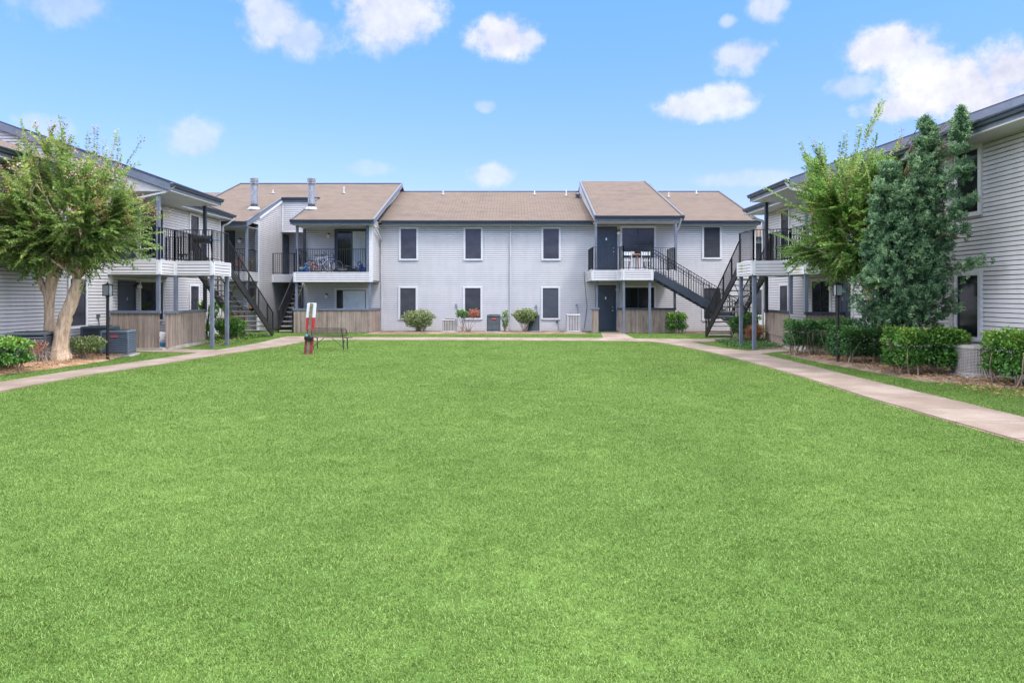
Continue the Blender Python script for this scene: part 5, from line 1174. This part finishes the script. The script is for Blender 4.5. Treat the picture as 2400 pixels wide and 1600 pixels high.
# ---------------------------------------------------------------- camera, light, sky
cam = bpy.data.cameras.new('camera'); co = bpy.data.objects.new('camera', cam); COL.objects.link(co); S.camera = co
co.location = (0, 0, 1.68); co.rotation_euler = (R(90), 0, 0); cam.sensor_width = 36; cam.lens = 24.75; cam.shift_y = -105/2400; cam.clip_end = 2000; cam.clip_start = .05
EL = R(60); AZ = R(138)      # azimuth clockwise from +y: light comes from the right, a little behind the camera
dr = Vector((math.sin(AZ)*math.cos(EL), math.cos(AZ)*math.cos(EL), math.sin(EL)))
sun = bpy.data.lights.new('sun', 'SUN'); so = bpy.data.objects.new('sun', sun); COL.objects.link(so); so.rotation_euler = dr.to_track_quat('Z', 'Y').to_euler(); so.location = dr*50
sun.energy = .72; sun.angle = R(9); sun.color = (1, .95, .88)
w = bpy.data.worlds.new('World'); S.world = w; w.use_nodes = True; nt = w.node_tree; nt.nodes.clear()
out = nt.nodes.new('ShaderNodeOutputWorld'); bg = nt.nodes.new('ShaderNodeBackground'); nt.links.new(bg.outputs[0], out.inputs[0]); bg.inputs[1].default_value = .15
sky = nt.nodes.new('ShaderNodeTexSky'); sky.sky_type = 'NISHITA'; sky.sun_disc = False; sky.sun_elevation = EL; sky.sun_rotation = AZ; sky.altitude = 0; sky.air_density = 1.0; sky.dust_density = .6; sky.ozone_density = 1.5
tc = nt.nodes.new('ShaderNodeTexCoord')
def mth(op, a, b=None, c=None):
    n = nt.nodes.new('ShaderNodeMath'); n.operation = op
    for i, v in enumerate((a, b, c)):
        if v is None: continue
        if isinstance(v, (int, float)): n.inputs[i].default_value = v
        else: nt.links.new(v, n.inputs[i])
    return n.outputs[0]
nz = nt.nodes.new('ShaderNodeTexNoise'); nz.inputs['Scale'].default_value = 9; nz.inputs['Detail'].default_value = 9; nz.inputs['Roughness'].default_value = .62; nt.links.new(tc.outputs['Generated'], nz.inputs['Vector'])
nz2 = nt.nodes.new('ShaderNodeTexNoise'); nz2.inputs['Scale'].default_value = 34; nz2.inputs['Detail'].default_value = 7; nz2.inputs['Roughness'].default_value = .6; nt.links.new(tc.outputs['Generated'], nz2.inputs['Vector'])
nsum = mth('ADD', mth('MULTIPLY', mth('SUBTRACT', nz.outputs[0], .5), 2.2), mth('MULTIPLY', mth('SUBTRACT', nz2.outputs[0], .5), 1.3))
clouds = [(160, 10, 110, 50, .45), (640, 45, 75, 70, .75), (700, 90, 80, 45, .6), (920, 35, 120, 75, .9), (900, 90, 60, 40, .6), (1175, 88, 85, 48, 1.0), (1215, 95, 60, 30, .9), (455, 325, 60, 48, .5),
          (1630, 250, 85, 30, .85), (1700, 232, 60, 30, .85), (1740, 130, 66, 36, .75), (1800, 20, 42, 34, .75), (1705, 52, 22, 14, .6), (2075, 112, 105, 46, 1.0), (2140, 138, 72, 42, .9), (2100, 95, 66, 34, 1.0), (2245, 205, 140, 66, 1.15), (2370, 165, 105, 62, 1.1), (2120, 252, 105, 28, 1.0), (2310, 235, 100, 50, 1.1), (1990, 205, 55, 26, .5),
          (1155, 410, 46, 26, .6), (1750, 418, 120, 18, .35), (95, 292, 55, 24, .35), (1135, 250, 26, 14, .4), (850, 395, 50, 18, .25)]
acc = None
for px, py, rx, ry, a in clouds:
    d = Vector(((px-1200)/1650, 1, (695-py)/1650)); L = d.length; d.normalize()
    mp = nt.nodes.new('ShaderNodeMapping'); mp.vector_type = 'TEXTURE'; mp.inputs['Location'].default_value = d
    sx = rx/1650/L*1.3; sz = ry/1650/L*1.3; mp.inputs['Scale'].default_value = (sx, sx*1.3, sz); mp.inputs['Rotation'].default_value = (0, 0, -math.atan2(d.x, d.y))
    nt.links.new(tc.outputs['Generated'], mp.inputs[0]); vl = nt.nodes.new('ShaderNodeVectorMath'); vl.operation = 'LENGTH'; nt.links.new(mp.outputs[0], vl.inputs[0])
    v = mth('SUBTRACT', 1, vl.outputs['Value']); v = mth('MAXIMUM', v, -1.5)
    v = mth('ADD', v, mth('MULTIPLY', nsum, .8))
    mr = nt.nodes.new('ShaderNodeMapRange'); mr.interpolation_type = 'SMOOTHSTEP'; mr.inputs[1].default_value = 0; mr.inputs[2].default_value = .6; mr.inputs[4].default_value = min(1, a*.95); nt.links.new(v, mr.inputs[0])
    acc = mr.outputs[0] if acc is None else mth('MAXIMUM', acc, mr.outputs[0])
hs = nt.nodes.new('ShaderNodeHueSaturation'); hs.inputs['Saturation'].default_value = 1.0; hs.inputs['Value'].default_value = 1.0; nt.links.new(sky.outputs[0], hs.inputs['Color'])
tint = nt.nodes.new('ShaderNodeMix'); tint.data_type = 'RGBA'; tint.blend_type = 'MULTIPLY'; tint.inputs[0].default_value = 1; nt.links.new(hs.outputs[0], tint.inputs[6]); tint.inputs[7].default_value = (.46, .62, .82, 1)
sz_ = nt.nodes.new('ShaderNodeSeparateXYZ'); nt.links.new(tc.outputs['Generated'], sz_.inputs[0])
tr_ = nt.nodes.new('ShaderNodeValToRGB'); nt.links.new(sz_.outputs[2], tr_.inputs[0]); e_ = tr_.color_ramp.elements; e_[0].position = .10; e_[0].color = (.335, .315, .56, 1); e_[1].position = .40; e_[1].color = (.315, .475, .59, 1)
nt.links.new(tr_.outputs[0], tint.inputs[7])
cmx = None; cm = nt.nodes.new('ShaderNodeMix'); cm.data_type = 'RGBA'; nt.links.new(acc, cm.inputs[0]); nt.links.new(tint.outputs[2], cm.inputs[6])
cr = nt.nodes.new('ShaderNodeMix'); cr.data_type = 'RGBA'; mrc = nt.nodes.new('ShaderNodeMapRange'); mrc.inputs[1].default_value = .36; mrc.inputs[2].default_value = .60; nt.links.new(mth('ADD', mth('MULTIPLY', nz.outputs[0], .6), mth('MULTIPLY', nz2.outputs[0], .4)), mrc.inputs[0]); nt.links.new(mrc.outputs[0], cr.inputs[0]); cr.inputs[6].default_value = (1.30, 1.36, 1.72, 1); cr.inputs[7].default_value = (2.0, 2.0, 2.1, 1)
nt.links.new(cr.outputs[2], cm.inputs[7])
# added unseen cloud overhead and to the sides, fill light for side walls
sx_ = nt.nodes.new('ShaderNodeSeparateXYZ'); nt.links.new(tc.outputs['Generated'], sx_.inputs[0])
hi = mth('MULTIPLY', mth('SUBTRACT', sx_.outputs[2], .44), 5.0); bk = mth('MULTIPLY', mth('SUBTRACT', mth('SUBTRACT', mth('ABSOLUTE', sx_.outputs[0]), mth('MULTIPLY', mth('ABSOLUTE', sx_.outputs[1]), .85)), .10), 3.5)
nz3 = nt.nodes.new('ShaderNodeTexNoise'); nz3.inputs['Scale'].default_value = 3.2; nz3.inputs['Detail'].default_value = 8; nt.links.new(tc.outputs['Generated'], nz3.inputs['Vector'])
cv = mth('ADD', mth('MAXIMUM', hi, bk), mth('MULTIPLY', mth('SUBTRACT', nz3.outputs[0], .5), 2.6)); mc = nt.nodes.new('ShaderNodeMapRange'); mc.interpolation_type = 'SMOOTHSTEP'; mc.inputs[1].default_value = .1; mc.inputs[2].default_value = .9; nt.links.new(cv, mc.inputs[0])
up = mth('MULTIPLY', mc.outputs[0], mth('GREATER_THAN', mth('MAXIMUM', hi, bk), 0))
c2 = nt.nodes.new('ShaderNodeMix'); c2.data_type = 'RGBA'; nt.links.new(up, c2.inputs[0]); nt.links.new(cm.outputs[2], c2.inputs[6]); c2.inputs[7].default_value = (6.9, 7.1, 8.1, 1); nt.links.new(c2.outputs[2], bg.inputs[0])
S.view_settings.view_transform = 'Standard'; S.view_settings.look = 'None'; S.view_settings.exposure = 1.78; S.view_settings.gamma = 1
S.render.engine = 'CYCLES'
